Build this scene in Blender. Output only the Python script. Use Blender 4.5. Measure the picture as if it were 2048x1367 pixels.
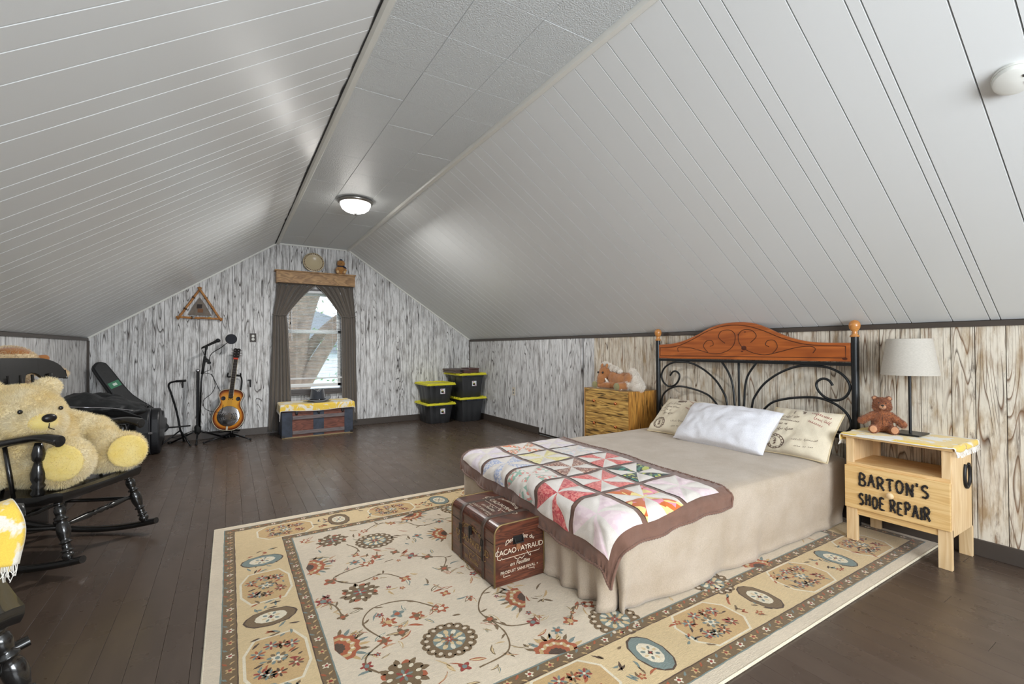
import bpy, bmesh, math, random
from math import sin, cos, pi, radians as R, sqrt, atan2, floor, exp
from mathutils import Vector as V, Matrix, Euler, noise as MN
for o in list(bpy.data.objects): bpy.data.objects.remove(o)
random.seed(7)
C = bpy.context.scene.collection
sc = bpy.context.scene

# ---------------------------------------------------------------- camera
CH = 1.15
cam_d = bpy.data.cameras.new('camera'); cam = bpy.data.objects.new('camera', cam_d); C.objects.link(cam)
cam_d.sensor_width = 36; cam_d.lens = 36 * 916.75 / 2048; cam_d.clip_start = .05
fw = V((.5245492, .85130112, .0115991)); rt = V((.85137827, -.52452789, -.0050535)); up = V((-.001782, -.01252603, .99991996))
cam.matrix_world = Matrix(((rt.x, up.x, -fw.x, 0), (rt.y, up.y, -fw.y, 0), (rt.z, up.z, -fw.z, CH), (0, 0, 0, 1)))
sc.camera = cam
# ---------------------------------------------------------------- world, light, exposure
w = bpy.data.worlds.new('world'); sc.world = w; w.use_nodes = True
bg = w.node_tree.nodes['Background']; bg.inputs[0].default_value = (.80, .90, 1, 1); bg.inputs[1].default_value = 3.6
def area(name, loc, rot, sx, sy, power, col):
    l = bpy.data.lights.new(name, 'AREA'); l.shape = 'RECTANGLE'; l.size = sx; l.size_y = sy; l.energy = power; l.color = col
    o = bpy.data.objects.new(name, l); C.objects.link(o); o.location = loc; o.rotation_euler = rot; return o
# daylight through the wide window of the back gable
area('window_daylight', (1.05, -2.17, 1.35), (R(101), 0, 0), 2.3, 1.2, 150, (.92, .965, 1))
sc.view_settings.view_transform = 'Standard'; sc.view_settings.look = 'None'
sc.view_settings.gamma = 1; sc.view_settings.use_curve_mapping = False
sc.view_settings.exposure = 0.10

# ---------------------------------------------------------------- mesh builder
class MB:
    def __init__(s): s.v = []; s.f = []; s.m = []; s.c = []; s.usec = False
    def add(s, vs, fs, mi=0, col=None):
        n = len(s.v); s.v += [tuple(p) for p in vs]
        for f in fs:
            s.f.append(tuple(i + n for i in f)); s.m.append(mi); s.c.append(col or (1, 1, 1))
        if col: s.usec = True
        return s
    def join(s, o, M=None):
        n = len(s.v); s.v += [tuple(M @ V(p)) if M else p for p in o.v]
        s.f += [tuple(i + n for i in f) for f in o.f]; s.m += o.m; s.c += o.c; s.usec |= o.usec; return s
    def box(s, a, b, mi=0, M=None, ch=0):
        x0, y0, z0 = a; x1, y1, z1 = b
        if ch:
            c = ch; P = []
            for sx, X in ((-1, x0), (1, x1)):
                for sy, Y in ((-1, y0), (1, y1)):
                    for sz, Z in ((-1, z0), (1, z1)):
                        P += [(X, Y - sy * c, Z - sz * c), (X - sx * c, Y, Z - sz * c), (X - sx * c, Y - sy * c, Z)]
            bm = bmesh.new(); vs = [bm.verts.new(p) for p in P]; r = bmesh.ops.convex_hull(bm, input=vs)
            bmesh.ops.dissolve_limit(bm, angle_limit=.02, verts=bm.verts, edges=bm.edges)
            bm.verts.index_update()
            vv = [tuple(M @ v.co) if M else tuple(v.co) for v in bm.verts]; ff = [[v.index for v in f.verts] for f in bm.faces]; bm.free()
            return s.add(vv, ff, mi)
        P = [(x0, y0, z0), (x1, y0, z0), (x1, y1, z0), (x0, y1, z0), (x0, y0, z1), (x1, y0, z1), (x1, y1, z1), (x0, y1, z1)]
        if M: P = [tuple(M @ V(p)) for p in P]
        return s.add(P, [(3, 2, 1, 0), (4, 5, 6, 7), (0, 1, 5, 4), (1, 2, 6, 5), (2, 3, 7, 6), (3, 0, 4, 7)], mi)
    def tube(s, path, r, n=8, mi=0, closed=False, flat=1):
        P = [V(p) for p in path]; k = len(P); rr = r if isinstance(r, (list, tuple)) else [r] * k
        T = [((P[(i + 1) % k] - P[i - 1]) if closed else (P[min(i + 1, k - 1)] - P[max(i - 1, 0)])).normalized() for i in range(k)]
        a = V((0, 0, 1)) if abs(T[0].z) < .9 else V((1, 0, 0)); u = (a - T[0] * a.dot(T[0])).normalized(); vs = []
        for i in range(k):
            u = (u - T[i] * u.dot(T[i])); u = u.normalized() if u.length > 1e-6 else T[i].orthogonal().normalized()
            w_ = T[i].cross(u)
            for j in range(n):
                t = 2 * pi * j / n; vs.append(P[i] + (u * cos(t) * flat + w_ * sin(t)) * rr[i])
        fs = []
        for i in range(k if closed else k - 1):
            for j in range(n):
                a0 = i * n + j; a1 = i * n + (j + 1) % n; b = ((i + 1) % k) * n; fs.append((a0, a1, b + (j + 1) % n, b + j))
        if not closed: fs += [tuple(reversed(range(n))), tuple(range((k - 1) * n, k * n))]
        return s.add(vs, fs, mi)
    def lathe(s, prof, n=20, M=None, mi=0, caps=True):
        vs = []; k = len(prof)
        for r, z in prof:
            for j in range(n):
                p = V((r * cos(2 * pi * j / n), r * sin(2 * pi * j / n), z)); vs.append(M @ p if M else p)
        fs = [(i * n + j, i * n + (j + 1) % n, (i + 1) * n + (j + 1) % n, (i + 1) * n + j) for i in range(k - 1) for j in range(n)]
        if caps: fs += [tuple(reversed(range(n))), tuple(range((k - 1) * n, k * n))]
        return s.add(vs, fs, mi)
    def turn(s, a, b, prof, n=14, mi=0):   # profile (r, t in 0..1) turned round the segment a-b
        a = V(a); b = V(b); d = b - a; L = d.length
        M = Matrix.Translation(a) @ d.to_track_quat('Z', 'Y').to_matrix().to_4x4()
        return s.lathe([(r, t * L) for r, t in prof], n, M, mi)
    def ball(s, c, r, n=12, m=8, mi=0, M=None):
        rx, ry, rz = r if isinstance(r, (tuple, list)) else (r, r, r)
        vs = []
        for i in range(1, m):
            for j in range(n):
                t = pi * i / m; a = 2 * pi * j / n; vs.append(V((rx * sin(t) * cos(a), ry * sin(t) * sin(a), rz * cos(t))))
        vs += [V((0, 0, rz)), V((0, 0, -rz))]
        if M: vs = [M @ p for p in vs]
        vs = [p + V(c) for p in vs]; T = len(vs) - 2
        fs = [(i * n + j, (i + 1) * n + j, (i + 1) * n + (j + 1) % n, i * n + (j + 1) % n) for i in range(m - 2) for j in range(n)]
        fs += [(T, j, (j + 1) % n) for j in range(n)] + [(T + 1, (m - 2) * n + (j + 1) % n, (m - 2) * n + j) for j in range(n)]
        return s.add(vs, fs, mi)
    def grid(s, fn, nu, nv, mi=0, closeu=False):
        vs = [fn(i / nu, j / nv) for i in range(nu if closeu else nu + 1) for j in range(nv + 1)]; K = nv + 1; W = nu if closeu else nu + 1
        s.add(vs, [(i * K + j, ((i + 1) % W) * K + j, ((i + 1) % W) * K + j + 1, i * K + j + 1) for i in range(nu) for j in range(nv)], mi); return s
    def prism(s, poly, h, M=None, mi=0, z0=0, col=None):   # poly in local xy, extruded along z
        n = len(poly); vs = [V((x, y, z0)) for x, y in poly] + [V((x, y, z0 + h)) for x, y in poly]
        if M: vs = [M @ p for p in vs]
        return s.add(vs, [tuple(reversed(range(n))), tuple(range(n, 2 * n))] + [(i, (i + 1) % n, n + (i + 1) % n, n + i) for i in range(n)], mi, col)
    def mesh(s, name, sub=(0, 0, 0)):
        me = bpy.data.meshes.new(name)
        if any(sub): s.v = [(a - sub[0], b - sub[1], c - sub[2]) for a, b, c in s.v]
        me.from_pydata(s.v, [], s.f); 
        if any(s.m): me.polygons.foreach_set('material_index', s.m)
        if s.usec:
            at = me.color_attributes.new('Col', 'FLOAT_COLOR', 'CORNER'); d = []
            for f, c in zip(s.f, s.c): d += [c[0], c[1], c[2], 1] * len(f)
            at.data.foreach_set('color', d)
        me.update(); return me
# plane matrices: local x,y,z -> world axes
def PM(o, ex, ey):
    ex = V(ex).normalized(); ey = V(ey).normalized(); ez = ex.cross(ey)
    return Matrix(((ex.x, ey.x, ez.x, o[0]), (ex.y, ey.y, ez.y, o[1]), (ex.z, ey.z, ez.z, o[2]), (0, 0, 0, 1)))

def link(o, parent=None):
    C.objects.link(o)
    if parent is not None: o.parent = parent
    return o
def obj(name, mb, mats, parent=None, smooth=False, bev=0, local=False, sub=0, solid=0):
    """one mesh object; coordinates are world unless local=True"""
    off = (0, 0, 0)
    if parent is not None and not local:
        p = parent; off = [0, 0, 0]
        while p is not None: off = [off[i] + p.location[i] for i in range(3)]; p = p.parent
    me = mb if isinstance(mb, bpy.types.Mesh) else mb.mesh(name, tuple(off))
    o = bpy.data.objects.new(name, me)
    for m in (mats if isinstance(mats, (list, tuple)) else [mats]): me.materials.append(m)
    if smooth:
        me.polygons.foreach_set('use_smooth', [True] * len(me.polygons))
        if smooth != 2: me.set_sharp_from_angle(angle=R(40))
    if solid:
        d = o.modifiers.new('solid', 'SOLIDIFY'); d.thickness = abs(solid); d.offset = -1 if solid > 0 else 1
    if bev:
        b = o.modifiers.new('bevel', 'BEVEL'); b.width = bev; b.segments = 2; b.limit_method = 'ANGLE'; b.angle_limit = R(40)
    if sub:
        d = o.modifiers.new('sub', 'SUBSURF'); d.levels = d.render_levels = sub
    return link(o, parent)
def tag(o, label, cat, group=None, kind=None):
    if label: o['label'] = label
    if cat: o['category'] = cat
    if group: o['group'] = group
    if kind: o['kind'] = kind
    return o
def thing(name, label, cat, loc=(0, 0, 0), rotz=0, group=None):
    o = bpy.data.objects.new(name, None); o.empty_display_size = .05; link(o); o.location = loc; o.rotation_euler = (0, 0, rotz)
    return tag(o, label, cat, group)
def struct(name, mb, mat, parent=None, **k):
    o = obj(name, mb, mat, parent, **k)
    if parent is None: o['kind'] = 'structure'
    return o
def dup(root, loc, rotz, label):
    r = root.copy(); link(r); r.location = loc; r.rotation_euler = (0, 0, rotz); r['label'] = label
    def rec(a, b):
        for ch in list(a.children):
            c = ch.copy(); link(c, b); rec(ch, c)
    rec(root, r); return r
def blob(parts, vox=.012, it=6, fac=.5):
    """one skin over ellipsoids (centre, radii, euler) by voxel remesh"""
    b = MB()
    for p in parts:
        M = Euler(p[2]).to_matrix().to_4x4() if len(p) > 2 else None
        b.ball(p[0], p[1], 20, 12, M=M)
    me = b.mesh('blob'); o = bpy.data.objects.new('blob', me); C.objects.link(o)
    m = o.modifiers.new('r', 'REMESH'); m.mode = 'VOXEL'; m.voxel_size = vox
    s = o.modifiers.new('s', 'SMOOTH'); s.factor = fac; s.iterations = it
    dg = bpy.context.evaluated_depsgraph_get(); dg.update()
    r = bpy.data.meshes.new_from_object(o.evaluated_get(dg)); bpy.data.objects.remove(o); return r
def fur(me, n, L, wd, droop=.4, seed=1, col=None):
    rnd = random.Random(seed); me.calc_loop_triangles(); tr = me.loop_triangles; ws = [t.area for t in tr]
    b = MB(); vs = me.vertices; nv = [0]
    pick = rnd.choices(range(len(tr)), weights=ws, k=n)
    for i in pick:
        t = tr[i]; a, c = sorted((rnd.random(), rnd.random())); p = vs[t.vertices[0]].co * a + vs[t.vertices[1]].co * (c - a) + vs[t.vertices[2]].co * (1 - c)
        nn = (t.normal + V((rnd.gauss(0, .35), rnd.gauss(0, .35), rnd.gauss(0, .35) - droop))).normalized()
        s_ = nn.cross(V((rnd.random() - .5, rnd.random() - .5, rnd.random() - .5))).normalized() * wd
        l = L * rnd.uniform(.6, 1.2); b.v += [tuple(p - s_), tuple(p + s_), tuple(p + nn * l)]; k = len(b.v); b.f.append((k - 3, k - 2, k - 1)); b.m.append(0); b.c.append((1, 1, 1))
    return b
def fbm(x, y=0, z=0): return MN.noise((x, y, z))
def smooth_path(P, k=6):
    P = [V(p) for p in P]; out = []
    for i in range(len(P) - 1):
        p0 = P[max(i - 1, 0)]; p1 = P[i]; p2 = P[i + 1]; p3 = P[min(i + 2, len(P) - 1)]
        for j in range(k):
            t = j / k; out.append(.5 * ((2 * p1) + (p2 - p0) * t + (2 * p0 - 5 * p1 + 4 * p2 - p3) * t * t + (3 * p1 - p0 - 3 * p2 + p3) * t ** 3))
    return out + [P[-1]]
def textmesh(s, size=.1, space=1.0, shear=0):
    cu = bpy.data.curves.new('t', 'FONT'); cu.body = s; cu.size = size; cu.align_x = 'CENTER'; cu.align_y = 'CENTER'; cu.space_character = space; cu.resolution_u = 3; cu.shear = shear
    o = bpy.data.objects.new('t', cu); C.objects.link(o); dg = bpy.context.evaluated_depsgraph_get(); dg.update()
    me = bpy.data.meshes.new_from_object(o.evaluated_get(dg)); b = MB(); b.add([v.co.copy() for v in me.vertices], [list(p.vertices) for p in me.polygons])
    bpy.data.objects.remove(o); bpy.data.meshes.remove(me); return b

# ---------------------------------------------------------------- materials
def lin(c): return tuple((x / 255 / 12.92) if x / 255 <= .04045 else ((x / 255 + .055) / 1.055) ** 2.4 for x in c) + (1,)
class NT:
    def __init__(s, name):
        s.m = bpy.data.materials.new(name); s.m.use_nodes = True; s.t = s.m.node_tree; s.b = s.t.nodes['Principled BSDF']; s.co = None
    def n(s, typ, **k):
        x = s.t.nodes.new('ShaderNode' + typ)
        for a, b in k.items():
            if a.startswith('i_'): x.inputs[a[2:].replace('_', ' ')].default_value = b
            else: setattr(x, a, b)
        return x
    def l(s, a, b): s.t.links.new(a, b); return b
    def set(s, **k):
        for a, b in k.items():
            a = a.replace('_', ' ')
            if hasattr(b, 'is_linked'): s.l(b, s.b.inputs[a])
            else: s.b.inputs[a].default_value = b
        return s
    def coord(s, scale=(1, 1, 1), rot=(0, 0, 0), rand=False, kind='Object'):
        tc = s.n('TexCoord'); v = tc.outputs[kind]
        if rand:
            oi = s.n('ObjectInfo'); mu = s.n('VectorMath', operation='SCALE'); mu.inputs[0].default_value = (37, 19, 53); s.l(oi.outputs['Random'], mu.inputs['Scale'])
            ad = s.n('VectorMath', operation='ADD'); s.l(v, ad.inputs[0]); s.l(mu.outputs[0], ad.inputs[1]); v = ad.outputs[0]
        mp = s.n('Mapping'); mp.inputs['Scale'].default_value = scale; mp.inputs['Rotation'].default_value = rot; s.l(v, mp.inputs[0]); return mp.outputs[0]
    def noise(s, vec, scale, detail=4, rough=.55, dist=0):
        x = s.n('TexNoise'); x.inputs['Scale'].default_value = scale; x.inputs['Detail'].default_value = detail; x.inputs['Roughness'].default_value = rough; x.inputs['Distortion'].default_value = dist
        s.l(vec, x.inputs['Vector']); return x.outputs['Fac']
    def ramp(s, fac, stops, interp='LINEAR'):
        x = s.n('ValToRGB'); r = x.color_ramp; r.interpolation = interp
        while len(r.elements) < len(stops): r.elements.new(.5)
        for e, (p, c) in zip(r.elements, stops): e.position = p; e.color = c if isinstance(c, tuple) else (c, c, c, 1)
        s.l(fac, x.inputs[0]); return x.outputs[0]
    def math(s, op, a, b=0, clamp=False):
        x = s.n('Math', operation=op, use_clamp=clamp)
        for i, q in enumerate((a, b)):
            if hasattr(q, 'is_linked'): s.l(q, x.inputs[i])
            else: x.inputs[i].default_value = q
        return x.outputs[0]
    def mix(s, f, a, b, mode='MIX'):
        x = s.n('Mix', data_type='RGBA', blend_type=mode)
        for i, q in ((0, f), (6, a), (7, b)):
            if hasattr(q, 'is_linked'): s.l(q, x.inputs[i])
            else: x.inputs[i].default_value = q
        return x.outputs[2]
    def bump(s, h, strength=.3, dist=.01):
        x = s.n('Bump'); x.inputs['Strength'].default_value = strength; x.inputs['Distance'].default_value = dist; s.l(h, x.inputs['Height']); s.l(x.outputs[0], s.b.inputs['Normal']); return s
def scl(c, k): return tuple(min(1, x * k) for x in c[:3]) + (1,)
MC = {}
def mat(name, c, rough=.5, metal=0, nz=None, bmp=None, sheen=0, coat=0, emit=0, spec=None, trans=0):
    if name in MC: return MC[name]
    t = NT(name); c = lin(c); t.set(Base_Color=c, Roughness=rough, Metallic=metal)
    if nz:
        f = t.noise(t.coord(), nz[0], 5); t.set(Base_Color=t.mix(t.ramp(f, [(.3, 0.), (.7, 1.)]), scl(c, 1 - nz[1]), scl(c, 1 + nz[1])))
    if bmp: t.bump(t.noise(t.coord(), bmp[0], 4), bmp[1], .004)
    if sheen: t.set(Sheen_Weight=sheen)
    if coat: t.set(Coat_Weight=coat)
    if spec is not None: t.set(Specular_IOR_Level=spec)
    if emit: t.set(Emission_Color=c, Emission_Strength=emit)
    if trans: t.set(Transmission_Weight=trans)
    MC[name] = t.m; return t.m

def whitewash(name, brown, paint, tint, axis='X', pscale=1.0, warm=.35):
    """white paint dragged over burnt plain-sawn boards; grain runs up the board"""
    t = NT(name); tc = t.coord(rand=True)
    sx = t.n('SeparateXYZ'); t.l(tc, sx.inputs[0]); cb = t.n('CombineXYZ')
    t.l(t.math('ADD', sx.outputs[0], sx.outputs[1]), cb.inputs[0]); t.l(sx.outputs[2], cb.inputs[2])
    def mp(sc_):
        m = t.n('Mapping'); m.inputs['Scale'].default_value = sc_; t.l(cb.outputs[0], m.inputs[0]); return m.outputs[0]
    cath = t.noise(mp((8.5, 1, .62)), 1.0, 1.0, .35, .12)          # contour lines -> cathedral grain
    rings = t.math('FRACT', t.math('MULTIPLY', cath, 21))
    ringl = t.ramp(rings, [(.0, 0.), (.70, .0), (.90, 1.), (.97, .2), (1., 0.)])
    region = t.ramp(t.noise(mp((5, 1, 1.1)), 1.3, 3), [(.43, 0.), (.53, 1.)])
    strk = t.ramp(t.noise(mp((95, 1, 2.0)), 1.0, 6, .72), [(.53, 0.), (.63, 1.)])
    strk2 = t.ramp(t.noise(mp((34, 1, 1.2)), 1.0, 6, .72), [(.56, 0.), (.64, 1.)])
    patch = t.ramp(t.noise(mp((9, 1, 2.6)), 1.2, 6, .7), [(.58, 0.), (.65, 1.)])
    ax = t.ramp(t.noise(mp((120, 1, 14)), 1.0, 3, .6), [(.4, .2), (.6, 1.)])
    d = t.math('MAXIMUM', t.math('MULTIPLY', t.math('MULTIPLY', ringl, region), 1.0), t.math('MULTIPLY', strk, .78))
    d = t.math('MAXIMUM', d, t.math('MULTIPLY', t.math('MULTIPLY', strk2, .75), ax))
    d = t.math('MAXIMUM', d, t.math('MULTIPLY', t.math('MULTIPLY', patch, .85), ax), True)
    wash = t.ramp(t.noise(mp((14, 1, 3)), 1.6, 5, .6), [(.32, lin(tint)), (.52, lin(paint)), (.75, scl(lin(paint), 1.14))])
    br = t.ramp(t.noise(mp((10, 1, 2)), 2, 3), [(.35, lin(brown[0])), (.65, lin(brown[1]))])
    t.set(Base_Color=t.mix(d, wash, br), Roughness=.62)
    t.bump(t.math('SUBTRACT', 1, d), .35, .002); return t.m
m_ww_far = whitewash('whitewashed_boards_grey', ((34, 28, 26), (62, 50, 44)), (226, 226, 226), (170, 167, 165))
m_ww_right = whitewash('whitewashed_boards_warm_lit', ((58, 38, 26), (132, 96, 64)), (222, 213, 197), (172, 148, 116))  # brown undertone plus the warm light near the bed, put into the wash colour
def paint(name, c, rough, bs, bst, coat=0, var=.05, dist=.003):
    t = NT(name); c = lin(c); v = t.coord(rand=True)
    f = t.noise(v, 1.2, 4); t.set(Base_Color=t.mix(t.ramp(f, [(.3, 0.), (.7, 1.)]), scl(c, 1 - var), scl(c, 1 + var)), Roughness=rough, Coat_Weight=coat)
    t.bump(t.noise(v, bs, 5), bst, dist); return t.m
m_slope = paint('grey_gloss_ceiling_paint', (224, 226, 226), .36, 60, .10, var=.012)
m_groove = mat('groove_paint', (214, 204, 196), .6)
m_tile = paint('textured_ceiling_tile_paint', (214, 218, 219), .34, 150, 1.0, var=.015, dist=.008)
m_trimw = paint('pale_trim_paint', (226, 226, 220), .35, 40, .1)
m_dark = paint('dark_brown_floor_paint', (76, 66, 59), .3, 30, .1)
m_trimd = paint('dark_brown_trim_paint', (72, 64, 58), .45, 40, .2)
def floorm():
    t = NT('worn_dark_floor_paint'); v = t.coord(rand=True); c = lin((82, 69, 60))
    f = t.noise(t.coord(scale=(6, 1, 1), rand=True), 2, 5); base = t.mix(t.ramp(f, [(.3, 0.), (.7, 1.)]), scl(c, .85), scl(c, 1.15))
    vo = t.n('TexVoronoi'); vo.inputs['Scale'].default_value = 9; t.l(v, vo.inputs['Vector'])
    sp = t.ramp(vo.outputs['Distance'], [(.0, 1.), (.018, 1.), (.028, 0.)]); sel = t.ramp(t.noise(v, 2.3, 2), [(.56, 0.), (.6, 1.)])
    scr = t.ramp(t.noise(t.coord(scale=(90, 4, 1), rand=True), 1, 3, .6), [(.755, 0.), (.79, .4)])
    k = t.math('MAXIMUM', t.math('MULTIPLY', sp, sel), scr, True)
    t.set(Base_Color=t.mix(k, base, lin((170, 160, 150))), Roughness=t.ramp(t.noise(v, 5, 4), [(.3, .24), (.7, .34)]))
    t.bump(t.noise(t.coord(scale=(14, 2, 1), rand=True), 3, 5), .04, .002); return t.m
m_floor = floorm()
def wood(name, c1, c2, dark, stretch, rings=14, rough=.45, knots=0, dstr=.5, coat=0, burn=0):
    t = NT(name); v = t.coord(scale=stretch, rand=True)
    f = t.noise(v, 1.0, 2, .45, .3); r = t.math('FRACT', t.math('MULTIPLY', f, rings)); rl = t.ramp(r, [(0., 0.), (.7, 1.), (.95, .1), (1., 0.)])
    base = t.mix(t.ramp(t.noise(v, 2.3, 4), [(.3, 0.), (.7, 1.)]), lin(c1), lin(c2)); col = t.mix(t.math('MULTIPLY', rl, dstr), base, lin(dark))
    if knots:
        vo = t.n('TexVoronoi'); vo.inputs['Scale'].default_value = knots; t.l(t.coord(rand=True, scale=tuple(min(1.0, s_ * .3) for s_ in stretch)), vo.inputs['Vector'])
        kk = t.ramp(vo.outputs['Distance'], [(.0, 1.), (.07, 1.), (.11, 0.)]); col = t.mix(kk, col, scl(lin(dark), .35))
    if burn:
        b = t.ramp(t.noise(v, 2.0, 5, .6), [(.54, 0.), (.63, 1.)]); col = t.mix(t.math('MULTIPLY', b, burn), col, lin((44, 26, 12)))
    t.set(Base_Color=col, Roughness=rough, Coat_Weight=coat, Coat_Roughness=.2); t.bump(rl, .06, .002); return t.m
# ================================================================ the room
XL, XR, YF, YB, ZE, ZC, CL, CR_ = -1.393, 3.49, 7.04, -2.30, 1.285, 2.60, .549, 1.505
def roof(x): return min(ZC, ZE + (x - XL) * (ZC - ZE) / (CL - XL), ZE + (XR - x) * (ZC - ZE) / (XR - CR_))
WX0, WX1, WZ0, WZ1 = .62, 1.44, .52, 1.99       # window hole in the far gable
# floor: sub-floor and its boards
fl = struct('floor', MB().box((XL - .1, YB - .1, -.12), (XR + .1, YF + .1, -.014)), m_dark)
rnd = random.Random(3); x = XL
while x < XR - .01:
    wd = min(.098, XR - x); y = YB - rnd.uniform(0, 2.5)
    while y < YF:
        L = rnd.uniform(1.9, 4.2); a = max(y, YB); b = min(y + L, YF)
        if b - a > .05:
            dz = rnd.uniform(-.0002, .0001)
            obj('floor_board', MB().box((x + .0004, a + .0004, -.014), (x + wd - .0004, b - .0004, dz), ch=.0007), m_floor, fl)
        y += L
    x += wd
# gable walls and boards
def gable_strips(holes):
    b = MB(); xs = sorted({XL, CL, CR_, XR} | {q for h in holes for q in (h[0], h[1])})
    return xs
def wall_end(name, yin, yout, holes):
    b = MB(); xs = gable_strips(holes)
    for i in range(len(xs) - 1):
        a, c = xs[i], xs[i + 1]; segs = [(0, None)]
        for h in holes:
            if a >= h[0] - 1e-6 and c <= h[1] + 1e-6: segs = [(0, h[2]), (h[3], None)]
        for z0, z1 in segs:
            za = roof(a) if z1 is None else z1; zc = roof(c) if z1 is None else z1; y0, y1 = sorted((yin, yout))
            P = [(a, y0, z0), (c, y0, z0), (c, y0, zc), (a, y0, za), (a, y1, z0), (c, y1, z0), (c, y1, zc), (a, y1, za)]
            b.add(P, [(0, 1, 2, 3), (7, 6, 5, 4), (4, 5, 1, 0), (5, 6, 2, 1), (6, 7, 3, 2), (7, 4, 0, 3)])
    return struct(name, b, m_dark)
wfar = wall_end('wall_far', YF + .015, YF + .14, [(WX0, WX1, WZ0, WZ1)])
BH = [(-.35, 2.45, .75, 1.95)]
wback = wall_end('wall_back', YB - .14, YB - .02, BH)
def vboard(wall, a, c, z0, topf, yf, m, th=.015, side=0):
    """bevelled vertical board a..c wide; side 0: far gable (faces -y), 1: right wall (faces -x), -1: left wall (faces +x)"""
    g = .0022; ta, tc = topf(a), topf(c)
    P = [(a + .0006, 0, z0), (c - .0006, 0, z0), (c - .0006, 0, tc), (a + .0006, 0, ta), (a + g, -th, z0), (c - g, -th, z0), (c - g, -th, tc), (a + g, -th, ta)]
    F = [(4, 5, 6, 7), (0, 4, 7, 3), (5, 1, 2, 6), (7, 6, 2, 3), (0, 1, 5, 4)]
    if side == 0: Q = [(p[0], yf + th + p[1], p[2]) for p in P]
    elif side == 1: Q = [(yf + th + p[1], p[0], p[2]) for p in P]; F = [tuple(reversed(f)) for f in F]
    else: Q = [(yf - th - p[1], p[0], p[2]) for p in P]
    obj('wall_board', MB().add(Q, F), m, wall)
def widths(a, b, seed, fixed=()):
    r = random.Random(seed); pat = [.105, .185, .145, .12, .165, .145, .10, .135, .205]; out = [a]; i = r.randrange(9); fx = [f for f in sorted(fixed) if a < f < b]
    while out[-1] < b - .03:
        nx = out[-1] + pat[i % 9] * .82; i += 1
        if fx and nx > fx[0] - .04: nx = fx.pop(0)
        out.append(min(nx, b))
    if out[-1] < b: out[-1] = b
    return out
ws = widths(XL, XR, 2, (CL, CR_, WX0, WX1))
for a, c in zip(ws, ws[1:]):
    if a >= WX0 - .001 and c <= WX1 + .001:
        vboard(wfar, a, c, .09, lambda x: WZ0, YF, m_ww_far); vboard(wfar, a, c, WZ1, lambda x: roof(x) - .002, YF, m_ww_far)
    else: vboard(wfar, a, c, .09, lambda x: roof(x) - .002, YF, m_ww_far)
wright = struct('wall_right', MB().box((XR + .015, YB - .1, 0), (XR + .14, YF + .1, ZE + .02)), m_dark)
DY0, DY1 = 4.09, 4.985
ws = widths(YB, YF, 5, (DY0, DY1))
for a, c in zip(ws, ws[1:]):
    if a >= DY0 - .001 and c <= DY1 + .001: continue
    vboard(wright, a, c, .088, lambda x: ZE - .025, XR, m_ww_right if c < 4.0 else m_ww_far, side=1)  # boards nearer than the hatch take the warm-lit tint, the rest grey
dr = struct('door_1', MB().box((XR + .006, DY0 + .006, .02), (XR + .014, DY1 - .006, ZE - .03)), m_dark)
ws = widths(DY0 + .008, DY1 - .008, 9)
for a, c in zip(ws, ws[1:]): vboard(dr, a, c, .03, lambda x: ZE - .036, XR - .012, m_ww_far, th=.018, side=1)
wleft = struct('wall_left', MB().box((XL - .14, YB - .1, 0), (XL - .015, YF + .1, ZE + .02)), m_dark)
ws = widths(YB, YF, 8)
for a, c in zip(ws, ws[1:]): vboard(wleft, a, c, .088, lambda x: ZE - .025, XL, m_ww_far, side=-1)
# baseboards
struct('baseboard_far', MB().box((XL, YF - .012, 0), (XR, YF + .016, .092)), m_trimd, bev=.003)
struct('baseboard_right', MB().box((XR - .012, DY1 + .01, 0), (XR + .016, YF - .012, .09)).box((XR - .012, YB, 0), (XR + .016, DY0 - .01, .09)), m_trimd, bev=.003)
struct('baseboard_left', MB().box((XL - .016, YB, 0), (XL + .012, YF - .012, .09)), m_trimd, bev=.003)
struct('baseboard_back', MB().box((XL, YB - .02, 0), (XR, YB + .012, .09)), m_trimd, bev=.003)
# dark strips under the eaves and in the far corners
struct('trim_1', MB().box((XR - .014, YB, ZE - .034), (XR + .016, YF - .002, ZE - .004)), m_trimd, bev=.002)
struct('trim_2', MB().box((XL - .016, YB, ZE - .034), (XL + .014, YF - .002, ZE - .004)), m_trimd, bev=.002)
struct('trim_3', MB().box((XR - .012, YF - .012, .09), (XR, YF + .004, ZE - .034)), m_trimd, bev=.002)
struct('trim_4', MB().box((XL, YF - .014, .09), (XL + .022, YF + .004, ZE - .034)), m_trimd, bev=.002)
# sloping ceilings
def slope(name, x0, z0, x1, z1, ys, sgn):
    L = math.hypot(x1 - x0, z1 - z0); ex = V((x1 - x0, 0, z1 - z0)) / L
    M = PM((x0, 0, z0), ex, (0, 1, 0))     # local x up the slope, y along the room, z = normal
    s = 1 if (M.to_3x3() @ V((0, 0, 1))).z > 0 else -1   # outwards
    back = struct(name, MB().box((-.2, YB - .1, s * .012), (L + .12, YF + .1, s * .11), M=M), m_groove)
    for a, c in zip(ys, ys[1:]):
        g = .0028; th = .009
        P = [(0, a + .0006, s * th), (L, a + .0006, s * th), (L, c - .0006, s * th), (0, c - .0006, s * th), (0, a + g, 0), (L, a + g, 0), (L, c - g, 0), (0, c - g, 0)]
        F = [(4, 5, 6, 7), (0, 1, 5, 4), (7, 6, 2, 3), (1, 2, 6, 5), (3, 0, 4, 7)]
        obj('ceiling_board', MB().add([tuple(M @ V(p)) for p in P], F), m_slope, back)
    return back
per = [0, .1, .285, .435, .56, .725, .87, .975, 1.11]
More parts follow.
